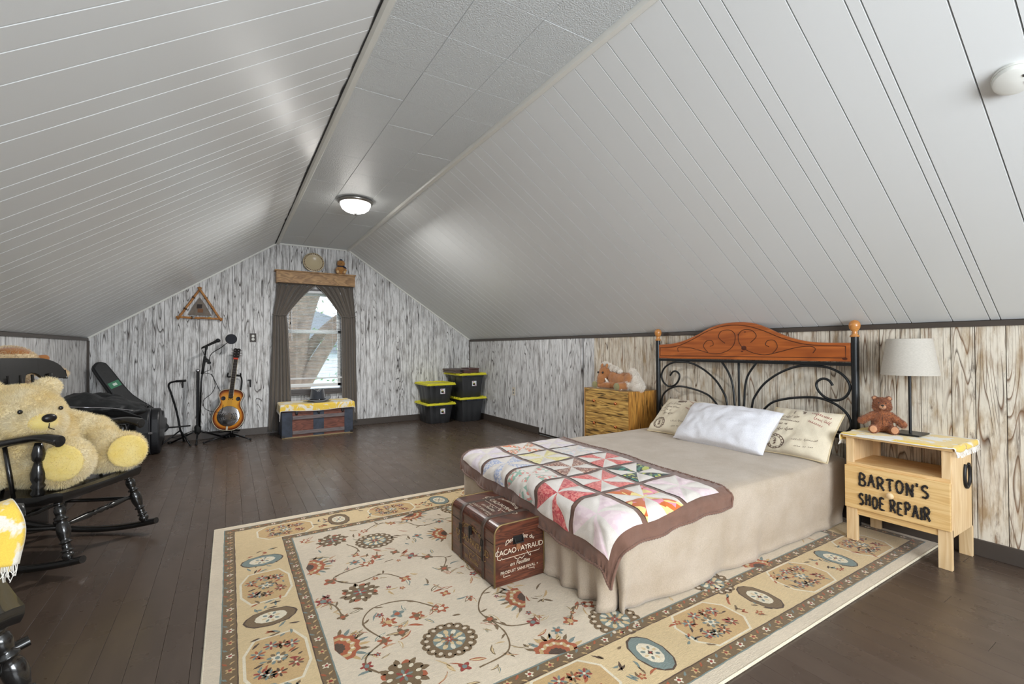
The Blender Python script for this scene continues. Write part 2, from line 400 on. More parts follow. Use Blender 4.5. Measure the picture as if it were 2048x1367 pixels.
ysr = [YB, -2.0, -1.75, -1.5, -1.3, -1.05, -.8, -.6, -.35, -.1, .15, .38, .515, .71, .75, .90, 1.085, 1.155, 1.28, 1.445, 1.595, 1.70, 1.835]
ysr += [2.02 + 1.305 * k + p for k in range(4) for p in per]; ysr = [y for y in ysr if y < YF - .03] + [YF]
slope('ceiling_right', XR, ZE, CR_, ZC, ysr, 1)
ysl = [YB, -2.0, -1.7, -1.5, -1.2, -.9, -.6, -.4, -.1, .15, .35, .55, .8, .98, 1.13, 1.3, 1.42, 1.552, 1.647, 1.783, 1.985, 2.088, 2.28, 2.415, 2.525, 2.70, 2.86, 2.965, 3.105]
ysl += [3.295 + 1.305 * k + p for k in range(4) for p in per]; ysl = [y for y in ysl if y < YF - .03] + [YF]
slope('ceiling_left', XL, ZE, CL, ZC, ysl, -1)
# flat strip of textured tiles
cf = struct('ceiling_flat', MB().box((CL - .12, YB - .1, ZC + .013), (CR_ + .12, YF + .1, ZC + .1)), m_groove)
tme = None; y = 1.636 - .3245 * 13
while y < YF:
    if y > YB - .34:
        for i in range(3):
            h = .1625
            if tme is None:
                t_ = MB().box((-.1588, -h + .0005, -.006), (.1588, h - .0005, .013), ch=.0022); o = obj('ceiling_tile', t_, m_tile, cf, local=True); tme = o.data
            else: o = bpy.data.objects.new('ceiling_tile', tme); link(o, cf)
            yc = y + .16225
            if yc + h > YF: yc = YF - h
            o.location = (CL + .159 + i * .3185, yc, ZC + .006 + (.001 if (i * 7 + int(y * 9)) % 5 == 0 else 0))
    y += .3245
# cove strips along both ridge joints, slight waves as painted wood has
def cove(name, x0, side):
    b = MB(); n = 60; prof = [(0, .004), (.004, -.012), (.018, -.022), (.042, -.020), (.052, -.008), (.052, .004)]
    vs = []; 
    for i in range(n + 1):
        y = YB + (YF - YB) * i / n; wv = .0025 * fbm(y * 1.4, x0 * 5)
        for px, pz in prof: vs.append((x0 + side * px + wv * .4, y, ZC + pz + wv))
    k = len(prof); fs = [(i * k + j, (i + 1) * k + j, (i + 1) * k + (j + 1) % k, i * k + (j + 1) % k) for i in range(n) for j in range(k)]
    return struct(name, b.add(vs, fs), m_trimw, smooth=True)
gp = MB(); vs = []
for i in range(241):
    y = YB + (YF - YB) * i / 240; w_ = .004 + .010 * max(0, .5 + fbm(y * 1.1, 2) + .8 * fbm(y * 7, 5)); vs += [(CL - .008, y, ZC - .010), (CL - .010 - w_, y, ZC - .0125 - w_ * .677)]
gp.add(vs, [(2 * i, 2 * i + 1, 2 * i + 3, 2 * i + 2) for i in range(240)]); struct('trim_10', gp, mat('open_joint', (26, 24, 24), .9))
cove('trim_5', CL - .012, 1); cove('trim_6', CR_ + .014, -1)
# dark gap where the left strip has pulled away, white edge strips on the far gable
def gstrip(name, a, c):
    d = V((c[0] - a[0], 0, c[1] - a[1])); L = d.length; M = PM((a[0], YF - .014, a[1]), d, (0, 1, 0)); s = 1 if (M.to_3x3() @ V((0, 0, 1))).z < 0 else -1
    return struct(name, MB().box((0, 0, 0), (L, .012, s * .014), M=M, ch=.002), m_trimw)
gstrip('trim_7', (XL + .005, ZE + .001), (CL, ZC - .002)); gstrip('trim_8', (CL, ZC - .002), (CR_, ZC - .002)); gstrip('trim_9', (CR_, ZC - .002), (XR - .005, ZE + .001))
# back-gable window behind the camera (frame, mullions)
m_wfr = mat('white_window_frame', (226, 226, 224), .4)
wb = MB(); x0, x1, z0, z1 = BH[0]
for a, b_ in (((x0, z0), (x1, z0 + .05)), ((x0, z1 - .05), (x1, z1)), ((x0, z0), (x0 + .05, z1)), ((x1 - .05, z0), (x1, z1)), (((x0 + x1) / 2 - .03, z0), ((x0 + x1) / 2 + .03, z1))):
    wb.box((a[0], YB - .10, a[1]), (b_[0], YB - .05, b_[1]))
struct('window_2', wb, m_wfr)
# ---------------------------------------------------------------- window of the far gable
win = thing('window_1', 'white sash window', None, (1.03, YF, .6)); win['kind'] = 'structure'; del win['label']
fr = MB()
for a, b_ in (((WX0, WZ0), (WX1, WZ0 + .05)), ((WX0, WZ1 - .05), (WX1, WZ1)), ((WX0, WZ0), (WX0 + .045, WZ1)), ((WX1 - .045, WZ0), (WX1, WZ1))):
    fr.box((a[0], YF - .02, a[1]), (b_[0], YF + .12, b_[1]), ch=.003)
m_wdk = mat('dark_window_frame', (70, 64, 62), .45)
obj('frame', fr, m_wdk, win)
for nm, z0, z1, dy in (('upper_sash', 1.37, 1.95, .095), ('lower_sash', .60, 1.41, .06)):
    s_ = MB()
    for a, b_ in (((WX0 + .04, z0), (WX1 - .04, z0 + .045)), ((WX0 + .04, z1 - .045), (WX1 - .04, z1)), ((WX0 + .04, z0), (WX0 + .085, z1)), ((WX1 - .085, z0), (WX1 - .04, z1))):
        s_.box((a[0], YF + dy, a[1]), (b_[0], YF + dy + .03, b_[1]), ch=.003)
    so = obj(nm, s_, m_wfr, win)
    g = NT('window_glass_' + nm); g.set(Base_Color=(1, 1, 1, 1), Roughness=0, Transmission_Weight=1, IOR=1.02, Alpha=.25)
    obj('pane', MB().box((WX0 + .08, YF + dy + .012, z0 + .04), (WX1 - .08, YF + dy + .016, z1 - .04)), g.m, so)
obj('sill', MB().box((WX0 - .03, YF - .05, WZ0 - .025), (WX1 + .03, YF + .06, WZ0 + .004), ch=.003), m_wdk, win)
# venetian blind
m_slat = mat('blind_slat', (222, 224, 226), .45)
bl = thing('window_blind', 'white venetian blind hanging between the grey curtains of the far window', 'blind', (1.03, YF - .005, 1.93))
obj('head_rail', MB().box((WX0 + .03, YF - .03, 1.93), (WX1 - .03, YF + .015, 1.965), ch=.003), m_slat, bl)
sm = None; k = 0; z = 1.915
while z > .74:
    if sm is None:
        b = MB().grid(lambda u, v: ((u - .5) * .745, (v - .5) * .024, -.0022 * (v - .5) * 2 + .0018 * (1 - (2 * v - 1) ** 2)), 1, 4)
        o = obj('slat', b, m_slat, bl, local=True, smooth=True, solid=.0006); sm = o
    else: o = sm.copy(); link(o, bl)
    o.location = (0, 0, z - 1.93); z -= .0205
obj('bottom_rail', MB().box((WX0 + .035, YF - .022, .715), (WX1 - .035, YF + .008, .735), ch=.004), m_slat, bl)
for x in (.80, 1.27): obj('lift_cord', MB().tube([(x, YF - .02, 1.93), (x, YF - .02, .73)], .0016, 5), m_slat, bl)
obj('tilt_wand', MB().tube([(.73, YF - .035, 1.93), (.735, YF - .04, 1.25)], .004, 6), m_slat, bl)
obj('pull_cord', MB().tube([(.715, YF - .03, 1.93), (.716, YF - .032, 1.52)], .002, 5).ball((.716, YF - .032, 1.50), (.008, .008, .02)), mat('dark_tassel', (44, 42, 42), .5), bl)

# ---------------------------------------------------------------- outside the window: tree, hedge, neighbour, ground
m_bark = mat('tree_bark', (122, 106, 92), .9, nz=(9, .35), bmp=(14, .8))
tr = thing('tree', 'thick leaning grey tree with forked trunk outside the far window', 'tree', (1.2, 9.0, -3))
def limb(pts, r): return MB().tube(smooth_path(pts, 5), [r[0] + (r[1] - r[0]) * i / ((len(pts) - 1) * 5) for i in range((len(pts) - 1) * 5 + 1)], 12)
obj('trunk', limb([(.75, 9.1, -3), (.82, 9.05, -1), (.95, 9.0, .6), (1.02, 9.0, 1.4), (1.25, 9.0, 2.2), (1.75, 9.1, 3.4)], (.30, .16)), m_bark, tr, smooth=2)
for p, r in (([(.9, 9.0, .1), (1.25, 8.9, .75), (1.6, 8.9, 1.35), (2.1, 9.0, 2.2)], (.16, .08)), ([(1.0, 9.0, .75), (1.35, 9.1, 1.3), (1.75, 9.3, 1.7), (2.4, 9.4, 2.2)], (.11, .06)), ([(.98, 9.0, 1.0), (.7, 9.1, 1.9), (.45, 9.3, 2.9)], (.13, .07))):
    obj('branch', limb(p, r), m_bark, tr, smooth=2)
m_leaf = mat('foliage', (108, 138, 92), .7, nz=(5, .4))
lf = MB(); rnd = random.Random(5)
for i in range(900):
    c = V((rnd.uniform(-.3, 3.2), rnd.uniform(9.5, 11.5), rnd.choice([rnd.uniform(-.8, .6), rnd.uniform(.9, 1.6), rnd.uniform(1.9, 3.6)]))); q = V((rnd.gauss(0, 1), rnd.gauss(0, 1), rnd.gauss(0, 1))).normalized(); s_ = q.orthogonal().normalized() * .05; t_ = q.cross(s_)
    lf.add([c - s_, c + t_ * .6, c + s_, c - t_ * .6], [(0, 1, 2, 3)])
tag(obj('leaves', lf, m_leaf, tr), None, None, kind='stuff')
ng = thing('house', 'pale grey house with white trim seen through the far window', 'house', (2.4, 16, -3))
obj('wall', MB().box((-2, 16, -3), (5.5, 20, 1.0)), mat('pale_siding', (196, 204, 212), .8), ng)
obj('roof', MB().prism([(-2.4, 1.0), (5.9, 1.0), (1.75, 2.6)], 4.4, PM((0, 20.2, 0), (1, 0, 0), (0, 0, 1))), mat('grey_shingle', (120, 124, 132), .9), ng)
struct('ground', MB().box((-30, YF + .6, -3.2), (30, 50, -3.0)), mat('lawn', (96, 116, 74), .9, nz=(2, .3)))

# ---------------------------------------------------------------- ceiling light and smoke alarm
cl = thing('ceiling_light', 'round flush ceiling light with frosted glass bowl and metal rim', 'ceiling light', (1.05, 4.62, ZC))
m_nick = mat('brushed_nickel', (150, 148, 144), .3, 1)
obj('rim', MB().lathe([(.155, 0), (.165, -.008), (.168, -.02), (.158, -.034), (.146, -.04), (.140, -.034), (.14, 0)], 36), m_nick, cl, local=True, smooth=2)
gl = NT('lit_frosted_glass'); gl.set(Base_Color=(1, 1, 1, 1), Emission_Color=(1, .96, .9, 1), Emission_Strength=11.0, Roughness=.3)
obj('glass_bowl', MB().lathe([(.142, -.036), (.14, -.055), (.125, -.085), (.095, -.108), (.055, -.122), (.012, -.127)], 32), gl.m, cl, local=True, smooth=2)
obj('finial', MB().lathe([(.001, -.125), (.012, -.126), (.014, -.132), (.008, -.138), (.009, -.146), (.001, -.150)], 12), m_nick, cl, local=True, smooth=2)
pl = bpy.data.lights.new('ceiling_bulb', 'AREA'); pl.shape = 'DISK'; pl.size = .20; pl.energy = 50; pl.color = (1, .98, .95)
po = bpy.data.objects.new('ceiling_bulb', pl); link(po); po.location = (1.05, 4.62, ZC - .155)
exs = V((CR_ - XR, 0, ZC - ZE)).normalized()
Ms = PM((2.300, .425, ZE + (XR - 2.300) * (ZC - ZE) / (XR - CR_)), exs, (0, 1, 0)); 
if (Ms.to_3x3() @ V((0, 0, 1))).z > 0: Ms = PM(tuple(Ms.translation), exs, (0, -1, 0))
m_plas = mat('white_plastic', (222, 222, 216), .4)
sd = thing('smoke_alarm', 'round white smoke alarm on the sloping ceiling at the top right', 'smoke alarm', tuple(Ms.translation))
obj('base', MB().lathe([(.056, -.001), (.058, .004), (.056, .012)], 32, Ms), m_plas, sd, smooth=True)
obj('cover', MB().lathe([(.050, .013), (.054, .014), (.054, .022), (.050, .030), (.040, .034), (.001, .036)], 32, Ms), m_plas, sd, smooth=True)
gr = MB()
for i in range(3):
    for sx in (-.012, .016): gr.box((sx - .005, -.036 + i * .004, .0345), (sx + .005, -.034 + i * .004, .0365), M=Ms)
obj('vent_slots', gr, mat('black_slots', (30, 30, 30), .6), sd)
# ================================================================ rug
RX, RY, RL, RW = -.079, .967, 3.575, 2.488
def rugmat():
    t = NT('woven_rug'); v = t.coord(); a = t.n('VertexColor', layer_name='Col')
    n1 = t.noise(v, 420, 2); n2 = t.noise(v, 3, 4); n3 = t.noise(t.coord(scale=(1, 5, 1)), 55, 3)
    k = t.math('ADD', t.math('ADD', t.math('MULTIPLY', n1, .5), t.math('MULTIPLY', n3, .35)), t.math('MULTIPLY', n2, .25))
    t.set(Base_Color=t.mix(1.0, a.outputs[0], t.ramp(k, [(.3, .60), (.75, 1.10)]), 'MULTIPLY'), Roughness=.95, Sheen_Weight=.2, Specular_IOR_Level=.15)
    t.bump(t.math('ADD', t.noise(v, 300, 3), n3), .55, .003); return t.m
m_rug = rugmat()
col = lambda *c: lin(c)[:3]
CREAM, TAN, OLV, RUST, TEAL, DRK, RED, PALE, BEI = col(224, 208, 184), col(206, 172, 120), col(122, 98, 66), col(176, 92, 54), col(124, 138, 132), col(84, 62, 44), col(156, 62, 48), col(234, 222, 196), col(222, 196, 150)
rr = random.Random(11)
class RP:
    def __init__(s): s.b = MB(); s.z = .0105
    def poly(s, P, c, z):
        P = [(min(max(x, .003), RL - .003), min(max(y, .003), RW - .003)) for x, y in P]
        s.b.add([(RX + x, RY + y, z) for x, y in P], [tuple(range(len(P)))], 0, c)
def jag(P, a=.0022):
    return [(x + rr.uniform(-a, a), y + rr.uniform(-a, a)) for x, y in P]
pat = {n: RP() for n in ('border_bands', 'border_motifs', 'field_motifs', 'vines')}
def rect(l, x0, y0, x1, y1, c, z, step=.03):
    P = []
    nx = max(1, int((x1 - x0) / step)); ny = max(1, int((y1 - y0) / step)); q = .0012
    for i in range(nx): P.append((x0 + (x1 - x0) * i / nx, y0 + rr.uniform(-q, q)))
    for i in range(ny): P.append((x1 + rr.uniform(-q, q), y0 + (y1 - y0) * i / ny))
    for i in range(nx): P.append((x1 - (x1 - x0) * i / nx, y1 + rr.uniform(-q, q)))
    for i in range(ny): P.append((x0 + rr.uniform(-q, q), y1 - (y1 - y0) * i / ny))
    pat[l].poly(P, c, z)
def frame(l, a, b_, c, z):
    rect(l, a, a, RL - a, b_, c, z); rect(l, a, RW - b_, RL - a, RW - a, c, z); rect(l, a, b_, b_, RW - b_, c, z); rect(l, RL - b_, b_, RL - a, RW - b_, c, z)
def ell(l, x, y, a, b_, c, z, rot=0, n=14, jg=.0018, lob=0, k=0):
    P = []
    for i in range(n):
        t = 2 * pi * i / n; f = 1 + lob * cos(k * t); px, py = a * cos(t) * f, b_ * sin(t) * f
        P.append((x + px * cos(rot) - py * sin(rot), y + px * sin(rot) + py * cos(rot)))
    pat[l].poly(jag(P, jg), c, z)
def flower(l, x, y, r, c, cc, z, k=6, rot=0):
    P = [(x + r * (.74 + .26 * cos(k * 2 * pi * i / (k * 6))) * cos(2 * pi * i / (k * 6) + rot), y + r * (.74 + .26 * cos(k * 2 * pi * i / (k * 6))) * sin(2 * pi * i / (k * 6) + rot)) for i in range(k * 6)]
    pat[l].poly(jag(P, .001), c, z); ell(l, x, y, r * .38, r * .38, cc, z + .0003, n=8)
def asterisk(l, x, y, r, c1, c2, z, rot=0):
    for i in range(8):
        t = rot + pi * i / 4; ell(l, x + cos(t) * r * .6, y + sin(t) * r * .6, r * .42, r * .17, c1 if i % 2 else c2, z, t, 8, .0006)
    ell(l, x, y, r * .2, r * .2, PALE, z + .0002, n=7)
def leaf(l, x, y, L, wd, c, z, rot, bend=.3, c2=None):
    P = []
    for i in range(9): t = i / 8; P.append((t * L, wd * sin(pi * t) ** .8 + bend * L * t * t))
    for i in range(7, 0, -1): t = i / 8; P.append((t * L, -wd * .5 * sin(pi * t) + bend * L * t * t))
    f = lambda P: [(x + a * cos(rot) - b_ * sin(rot), y + a * sin(rot) + b_ * cos(rot)) for a, b_ in P]
    pat[l].poly(jag(f(P), .0012), c, z)
    if c2: pat[l].poly(jag(f([(a * .8 + .1 * L, b_ * .5 + .5 * bend * L * (a / L) ** 2) for a, b_ in P]), .0006), c2, z + .0003)
def vine(P, c, wd=.0035, z=.0104):
    Q = smooth_path([(x, y, 0) for x, y in P], 6); A = []; B = []
    for i in range(len(Q)):
        d = (Q[min(i + 1, len(Q) - 1)] - Q[max(i - 1, 0)]).normalized(); n = V((-d.y, d.x, 0)) * wd * rr.uniform(.7, 1.2); A.append(Q[i] + n); B.append(Q[i] - n)
    for i in range(len(Q) - 1): pat['vines'].poly([(A[i].x, A[i].y), (A[i + 1].x, A[i + 1].y), (B[i + 1].x, B[i + 1].y), (B[i].x, B[i].y)], c, z)
BB = 'border_bands'; Z0 = .0100
frame(BB, .052, .058, TEAL, Z0); frame(BB, .057, .106, OLV, Z0 + .0002); frame(BB, .104, .108, DRK, Z0 + .0004)
frame(BB, .108, .355, BEI, Z0); frame(BB, .352, .400, OLV, Z0 + .0002); frame(BB, .350, .354, DRK, Z0 + .0004); frame(BB, .398, .404, TEAL, Z0 + .0004)
BM = 'border_motifs'
def guard(off):      # little rosettes and s-leaves along the dark guard bands
    for horiz in (0, 1):
        L = (RL if horiz else RW) - 2 * off; n = int(L / .044)
        for side in (0, 1):
            for i in range(n):
                a = off + L * (i + .5) / n; b_ = off if side == 0 else (RW if horiz else RL) - off; x, y = (a, b_) if horiz else (b_, a)
                if i % 2: flower(BM, x, y, .017, PALE if i % 4 == 1 else TAN, RED, Z0 + .0006, 5)
                else:
                    t = 0 if horiz else pi / 2
                    leaf(BM, x - .012 * cos(t) - .008 * sin(t), y - .012 * sin(t), .026, .006, TEAL if i % 4 else RUST, Z0 + .0006, t + .5, .2); leaf(BM, x + .004 * cos(t), y - .010, .024, .005, TAN, Z0 + .0006, t - .6, -.2)
guard(.082); guard(.377)
def medallion(x, y, vert, c):
    a, b_ = (.062, .094) if vert else (.094, .062)
    def hexa(k, c, z):
        n = 8; P = []
        shp = [(0, 1), (.42, .90), (.80, .62), (1, .0), (.80, -.62), (.42, -.90), (0, -1), (-.42, -.90), (-.80, -.62), (-1, 0), (-.80, .62), (-.42, .90)]
        for u, v_ in shp:
            if vert: P.append((x + u * a * k, y + v_ * b_ * (k + (.0 if k > .9 else -.05))))
            else: P.append((x + v_ * a * (k - .02), y + u * b_ * k))
        Q = []
        for i in range(12):
            p, q_ = P[i], P[(i + 1) % 12]; Q += [p, ((p[0] + q_[0]) / 2, (p[1] + q_[1]) / 2)]
        pat[BM].poly(jag(Q, .0016), c, z)
    hexa(1.12, DRK, Z0 + .0005); hexa(1.04, c, Z0 + .0008); hexa(.68, PALE, Z0 + .0011)
    for i in range(8):
        t = pi * i / 4 + .2; ell(BM, x + cos(t) * .026, y + sin(t) * .030, .010, .006, TEAL if i % 2 else BEI, Z0 + .0013, t, 8, .0005)
    flower(BM, x, y, .013, DRK, RED, Z0 + .0015, 4)
def cluster(x, y, vert):
    a, b_ = (.135, .10) if vert else (.10, .115)
    P = [(-1, .45), (-.65, 1), (.65, 1), (1, .45), (1, -.45), (.65, -1), (-.65, -1), (-1, -.45)]
    pat[BM].poly([(x + u * (a + .025), y + v_ * (b_ + .016 - (0 if vert else 0))) for u, v_ in P] if vert else [(x + v_ * (b_ + .0), y + u * (a + .115)) for u, v_ in P][:0] or [(x + u * (a + .01), y + v_ * (b_ + .045)) for u, v_ in P], PALE, Z0 + .0002)
    pat[BM].poly([(x + u * (a + .015), y + v_ * (b_ + .008)) for u, v_ in P] if vert else [(x + u * a, y + v_ * (b_ + .035)) for u, v_ in P], TAN, Z0 + .0004)
    sx = 1 if vert else .72; sy = .78 if vert else 1.1
    ring = [(-.075, -.06), (-.085, .05), (.08, -.055), (.078, .06), (0, -.08), (-.02, .082), (.035, .07), (-.045, -.075)]
    cc = [(RED, TEAL), (TEAL, RUST), (RED, OLV), (TEAL, RED), (RUST, DRK), (RED, TEAL), (OLV, RUST), (TEAL, OLV)]
    for (u, v_), (c1, c2) in zip(ring, cc): asterisk(BM, x + u * sx, y + v_ * sy, .028, c1, c2, Z0 + .0008, rr.random())
    for i in range(9): t = 2 * pi * i / 9; ell(BM, x + cos(t) * .027, y + sin(t) * .027, .010, .007, OLV if i % 2 else TEAL, Z0 + .0008, t, 8, .0006)
    flower(BM, x, y, .024, PALE, TEAL, Z0 + .0010, 5)
    for q in range(14): leaf(BM, x + rr.uniform(-.10, .10) * sx, y + rr.uniform(-.10, .10) * sy, rr.uniform(.02, .04), .006, rr.choice([OLV, RUST, DRK, TEAL]), Z0 + .0006, rr.uniform(0, 6.3), rr.uniform(-.4, .4))
    for u, v_, t, c in ((-.055, .02, 2.4, RUST), (.05, .015, .3, RUST), (.05, -.02, -.7, RED), (-.03, -.04, 3.8, DRK), (.02, .05, 1.2, OLV), (-.06, -.01, 3.2, DRK)): leaf(BM, x + u * sx, y + v_ * sy, .036, .008, c, Z0 + .0008, t, .3)
def corner_bits(x, y):
    for i in range(11):
        leaf(BM, x + rr.uniform(-.06, .06), y + rr.uniform(-.08, .08), rr.uniform(.025, .05), .007, rr.choice([OLV, RUST, TEAL, DRK]), Z0 + .0006, rr.uniform(0, 6.3), rr.uniform(-.4, .4))
for yb in (.231, RW - .231):
    for k in range(4): medallion(.70 + k * .716, yb, True, TEAL if k % 2 else OLV)
    for k in range(5): cluster(.342 + k * .716 + (0 if 0 < k < 4 else (-.04 if k == 4 else .04)), yb, True)
    for k in range(8):
        x = .58 + k * .358 - (.0 if k % 2 else -.0); flower(BM, x, yb + (.07 if k % 2 else -.07), .018, RUST, TAN, Z0 + .0007, 5); leaf(BM, x + .02, yb - .07 + (k % 2) * .12, .04, .006, OLV, Z0 + .0006, rr.random() * 3, .4)
        corner_bits(x, yb)
for xb in (.231, RL - .231):
    for k, y in enumerate((.636, 1.244, 1.852)): medallion(xb, y, False, (OLV, OLV, TEAL)[k])
    for y in (.94, 1.548): cluster(xb, y, False)
    for y in (.54, .74, 1.14, 1.35, 1.75, 1.95): corner_bits(xb, y)
FM = 'field_motifs'; ZF = .0101
def round_med(x, y):
    n = 16
    for i in range(n): t = 2 * pi * i / n; ell(FM, x + cos(t) * .088, y + sin(t) * .088, .024, .022, OLV, ZF, 0, 9)
    ell(FM, x, y, .092, .092, OLV, ZF + .0002, n=24)
    for i in range(n): t = 2 * pi * i / n; ell(FM, x + cos(t) * .088, y + sin(t) * .088, .010, .008, CREAM, ZF + .0005, t, 7, .0006)
    ell(FM, x, y, .064, .064, TEAL, ZF + .0005, n=20)
    for i in range(10): t = 2 * pi * i / 10 + .2; ell(FM, x + cos(t) * .047, y + sin(t) * .047, .016, .010, PALE if i % 2 else BEI, ZF + .0008, t, 8, .0007)
    for i in range(8): t = 2 * pi * i / 8; ell(FM, x + cos(t) * .026, y + sin(t) * .026, .011, .007, OLV if i % 2 else BEI, ZF + .001, t, 8, .0006)
    asterisk(FM, x, y, .02, RED, RUST, ZF + .0012)
def star_med(x, y):
    n = 8
    for i in range(n):
        t = 2 * pi * i / n; leaf(FM, x + cos(t) * .045, y + sin(t) * .045, .05, .016, OLV, ZF, t, .05); ell(FM, x + cos(t + .39) * .062, y + sin(t + .39) * .062, .02, .016, RUST if i % 2 else OLV, ZF, t, 9)
    ell(FM, x, y, .064, .064, OLV, ZF + .0003, n=18)
    for i in range(n): t = 2 * pi * i / n; ell(FM, x + cos(t) * .052, y + sin(t) * .052, .011, .008, PALE, ZF + .0006, t, 8, .0006)
    asterisk(FM, x, y, .032, RED, TEAL, ZF + .0006)
def palmette(x, y, t0, s=1.0):
    for i in range(9):
        t = t0 - 1.1 + 2.2 * i / 8; leaf(FM, x + cos(t) * .075 * s, y + sin(t) * .075 * s, .055 * s, .010 * s, [TAN, TEAL, OLV][i % 3], ZF, t, .05)
    for r_, c in ((.09, RUST), (.072, TAN), (.055, RUST), (.036, DRK)):
        P = [(x, y)] + [(x + r_ * s * (1 + .06 * cos(12 * (t - t0))) * cos(t), y + r_ * s * (1 + .06 * cos(12 * (t - t0))) * sin(t)) for t in [t0 - 1.35 + 2.7 * i / 22 for i in range(23)]]
        pat[FM].poly(jag(P, .0012), c, ZF + .0003 + (.09 - r_) * .01)
    for i in range(5): t = t0 - .9 + 1.8 * i / 4; ell(FM, x + cos(t) * .064 * s, y + sin(t) * .064 * s, .008, .006, PALE, ZF + .0009, t, 7, .0005)
meds = [(.813, .702), (.813, 1.786)]; stars = [(.600, .604), (.600, 1.927), (.600, 1.244)]
def sym(P): return [(x, y) for x, y in P] + [(RL - x, y) for x, y in P]
for x, y in sym(meds): round_med(x, y)
for x, y in sym(stars): star_med(x, y)
for x, y in ((1.453, .455), (2.057, .430), (1.453, RW - .455), (2.12, RW - .455), (1.788, 1.244)): round_med(x, y)
for (x, y, t) in ((.420, .873, .1), (.420, 1.632, -.1), (1.232, .80, 2.8), (1.22, 1.66, 2.9), (1.12, .405, 1.2), (2.418, .388, 1.3), (1.12, RW - .405, -1.2), (2.418, RW - .388, -1.2), (RL - .42, .873, pi), (RL - .42, 1.632, pi), (2.34, .8, .3), (2.34, 1.66, .3)): palmette(x, y, t)
sf = [(.82, 1.254), (.595, .827), (.668, .844), (.797, .531), (.868, .917), (.694, .98), (.645, .939), (.761, .923), (1.011, .735), (1.153, .62), (.693, 1.513), (.648, 1.564), (.672, 1.651), (.762, 1.57), (.867, 1.571), (.929, 1.481), (.795, 1.963), (1.253, 1.861), (.934, 1.023), (1.012, .923), (1.026, 1.248), (.439, 1.25), (1.435, .60), (1.205, .523), (1.29, .549), (1.606, .578), (1.0, 1.42), (1.13, 1.12), (1.2, 1.3), (1.05, 1.72), (.98, 2.0), (.5, 1.42), (.49, 1.08), (.5, .72), (.46, 2.0), (1.5, 1.95), (1.35, 1.5), (1.4, 1.0)]
fc = [(RUST, TAN), (RUST, OLV), (OLV, RUST), (RED, TEAL), (RUST, PALE), (TEAL, RUST)]
for i, (x, y) in enumerate(sym(sf)):
    c1, c2 = fc[i % 6]; flower(FM, x, y, rr.uniform(.024, .038), c1, c2, ZF + .0002, rr.choice([4, 5, 6]), rr.random())
    for j in range(rr.choice([1, 2, 2, 3])): leaf(FM, x + rr.uniform(-.05, .05), y + rr.uniform(-.05, .05), rr.uniform(.04, .075), rr.uniform(.007, .013), rr.choice([OLV, TAN, TEAL, RUST]), ZF, rr.uniform(0, 6.3), rr.uniform(-.5, .5), rr.choice([None, BEI, PALE]))
for i in range(230):
    x, y = rr.uniform(.43, RL - .43), rr.uniform(.43, RW - .43)
    if min((x - a) ** 2 + (y - b_) ** 2 for a, b_ in sym(meds) + sym(stars) + [(1.453, .455), (1.06, .42), (2.057, .43)]) < .014: continue
    if i % 3 == 0: flower(FM, x, y, rr.uniform(.012, .022), *fc[i % 6], ZF + .0002, 5, rr.random())
    for j in range(rr.choice([1, 2, 3])): leaf(FM, x + rr.uniform(-.03, .03), y + rr.uniform(-.03, .03), rr.uniform(.025, .07), rr.uniform(.004, .010), rr.choice([OLV, TAN, TEAL, RUST, OLV]), ZF, rr.uniform(0, 6.3), rr.uniform(-.7, .7), rr.choice([None, BEI]))
VS = [[(.82, 1.25), (.74, 1.36), (.60, 1.34), (.52, 1.45), (.69, 1.51)], [(.60, .83), (.55, .98), (.62, 1.08), (.76, 1.06), (.86, .93)], [(1.01, .735), (1.02, .62), (.97, .52), (.84, .50)], [(1.15, .62), (1.05, .66), (1.0, .8), (1.08, .93), (1.2, 1.0), (1.25, 1.14)], [(.80, 1.96), (.90, 2.03), (1.05, 1.98), (1.12, 1.86), (1.25, 1.86)], [(.66, 1.65), (.70, 1.72), (.66, 1.82)], [(1.02, 1.25), (1.08, 1.36), (1.0, 1.42), (.93, 1.48)], [(.44, 1.25), (.48, 1.18), (.49, 1.08)], [(1.29, .55), (1.38, .62), (1.43, .60), (1.52, .53), (1.60, .58)], [(1.4, 1.0), (1.5, 1.1), (1.45, 1.25), (1.35, 1.5)], [(.6, .83), (.52, .78), (.5, .72), (.53, .66)]]
for P in VS:
    c = rr.choice([OLV, TAN, OLV]); vine(P, c); vine([(RL - x, y) for x, y in P], c)
    for x, y in P[1:-1]:
        for q in (x, RL - x): leaf(FM, q, y, .04, .007, OLV, ZF, rr.uniform(0, 6.3), .3)
rug = thing('rug', 'large cream floral rug with brown bands lying under the bed', 'rug', (RX + RL / 2, RY + RW / 2, 0))
rb = MB()
def rgf(u, v): 
    return (RX + u * RL + .004 * fbm(v * 6, 1), RY + v * RW + .004 * fbm(u * 9, 4), .0098)
rb.grid(rgf, 60, 40); rb.box((RX + .002, RY + .002, .001), (RX + RL - .002, RY + RW - .002, .0095)); rb.c = [CREAM] * len(rb.f); rb.usec = True
obj('pile', rb, m_rug, rug)
for k, p in pat.items(): obj(k, p.b, m_rug, rug)
bd = MB().tube([(RX, RY, .006), (RX + RL, RY, .006), (RX + RL, RY + RW, .006), (RX, RY + RW, .006), (RX, RY, .006)], .0055, 6); bd.c = [PALE] * len(bd.f); bd.usec = True
obj('binding', bd, m_rug, rug)

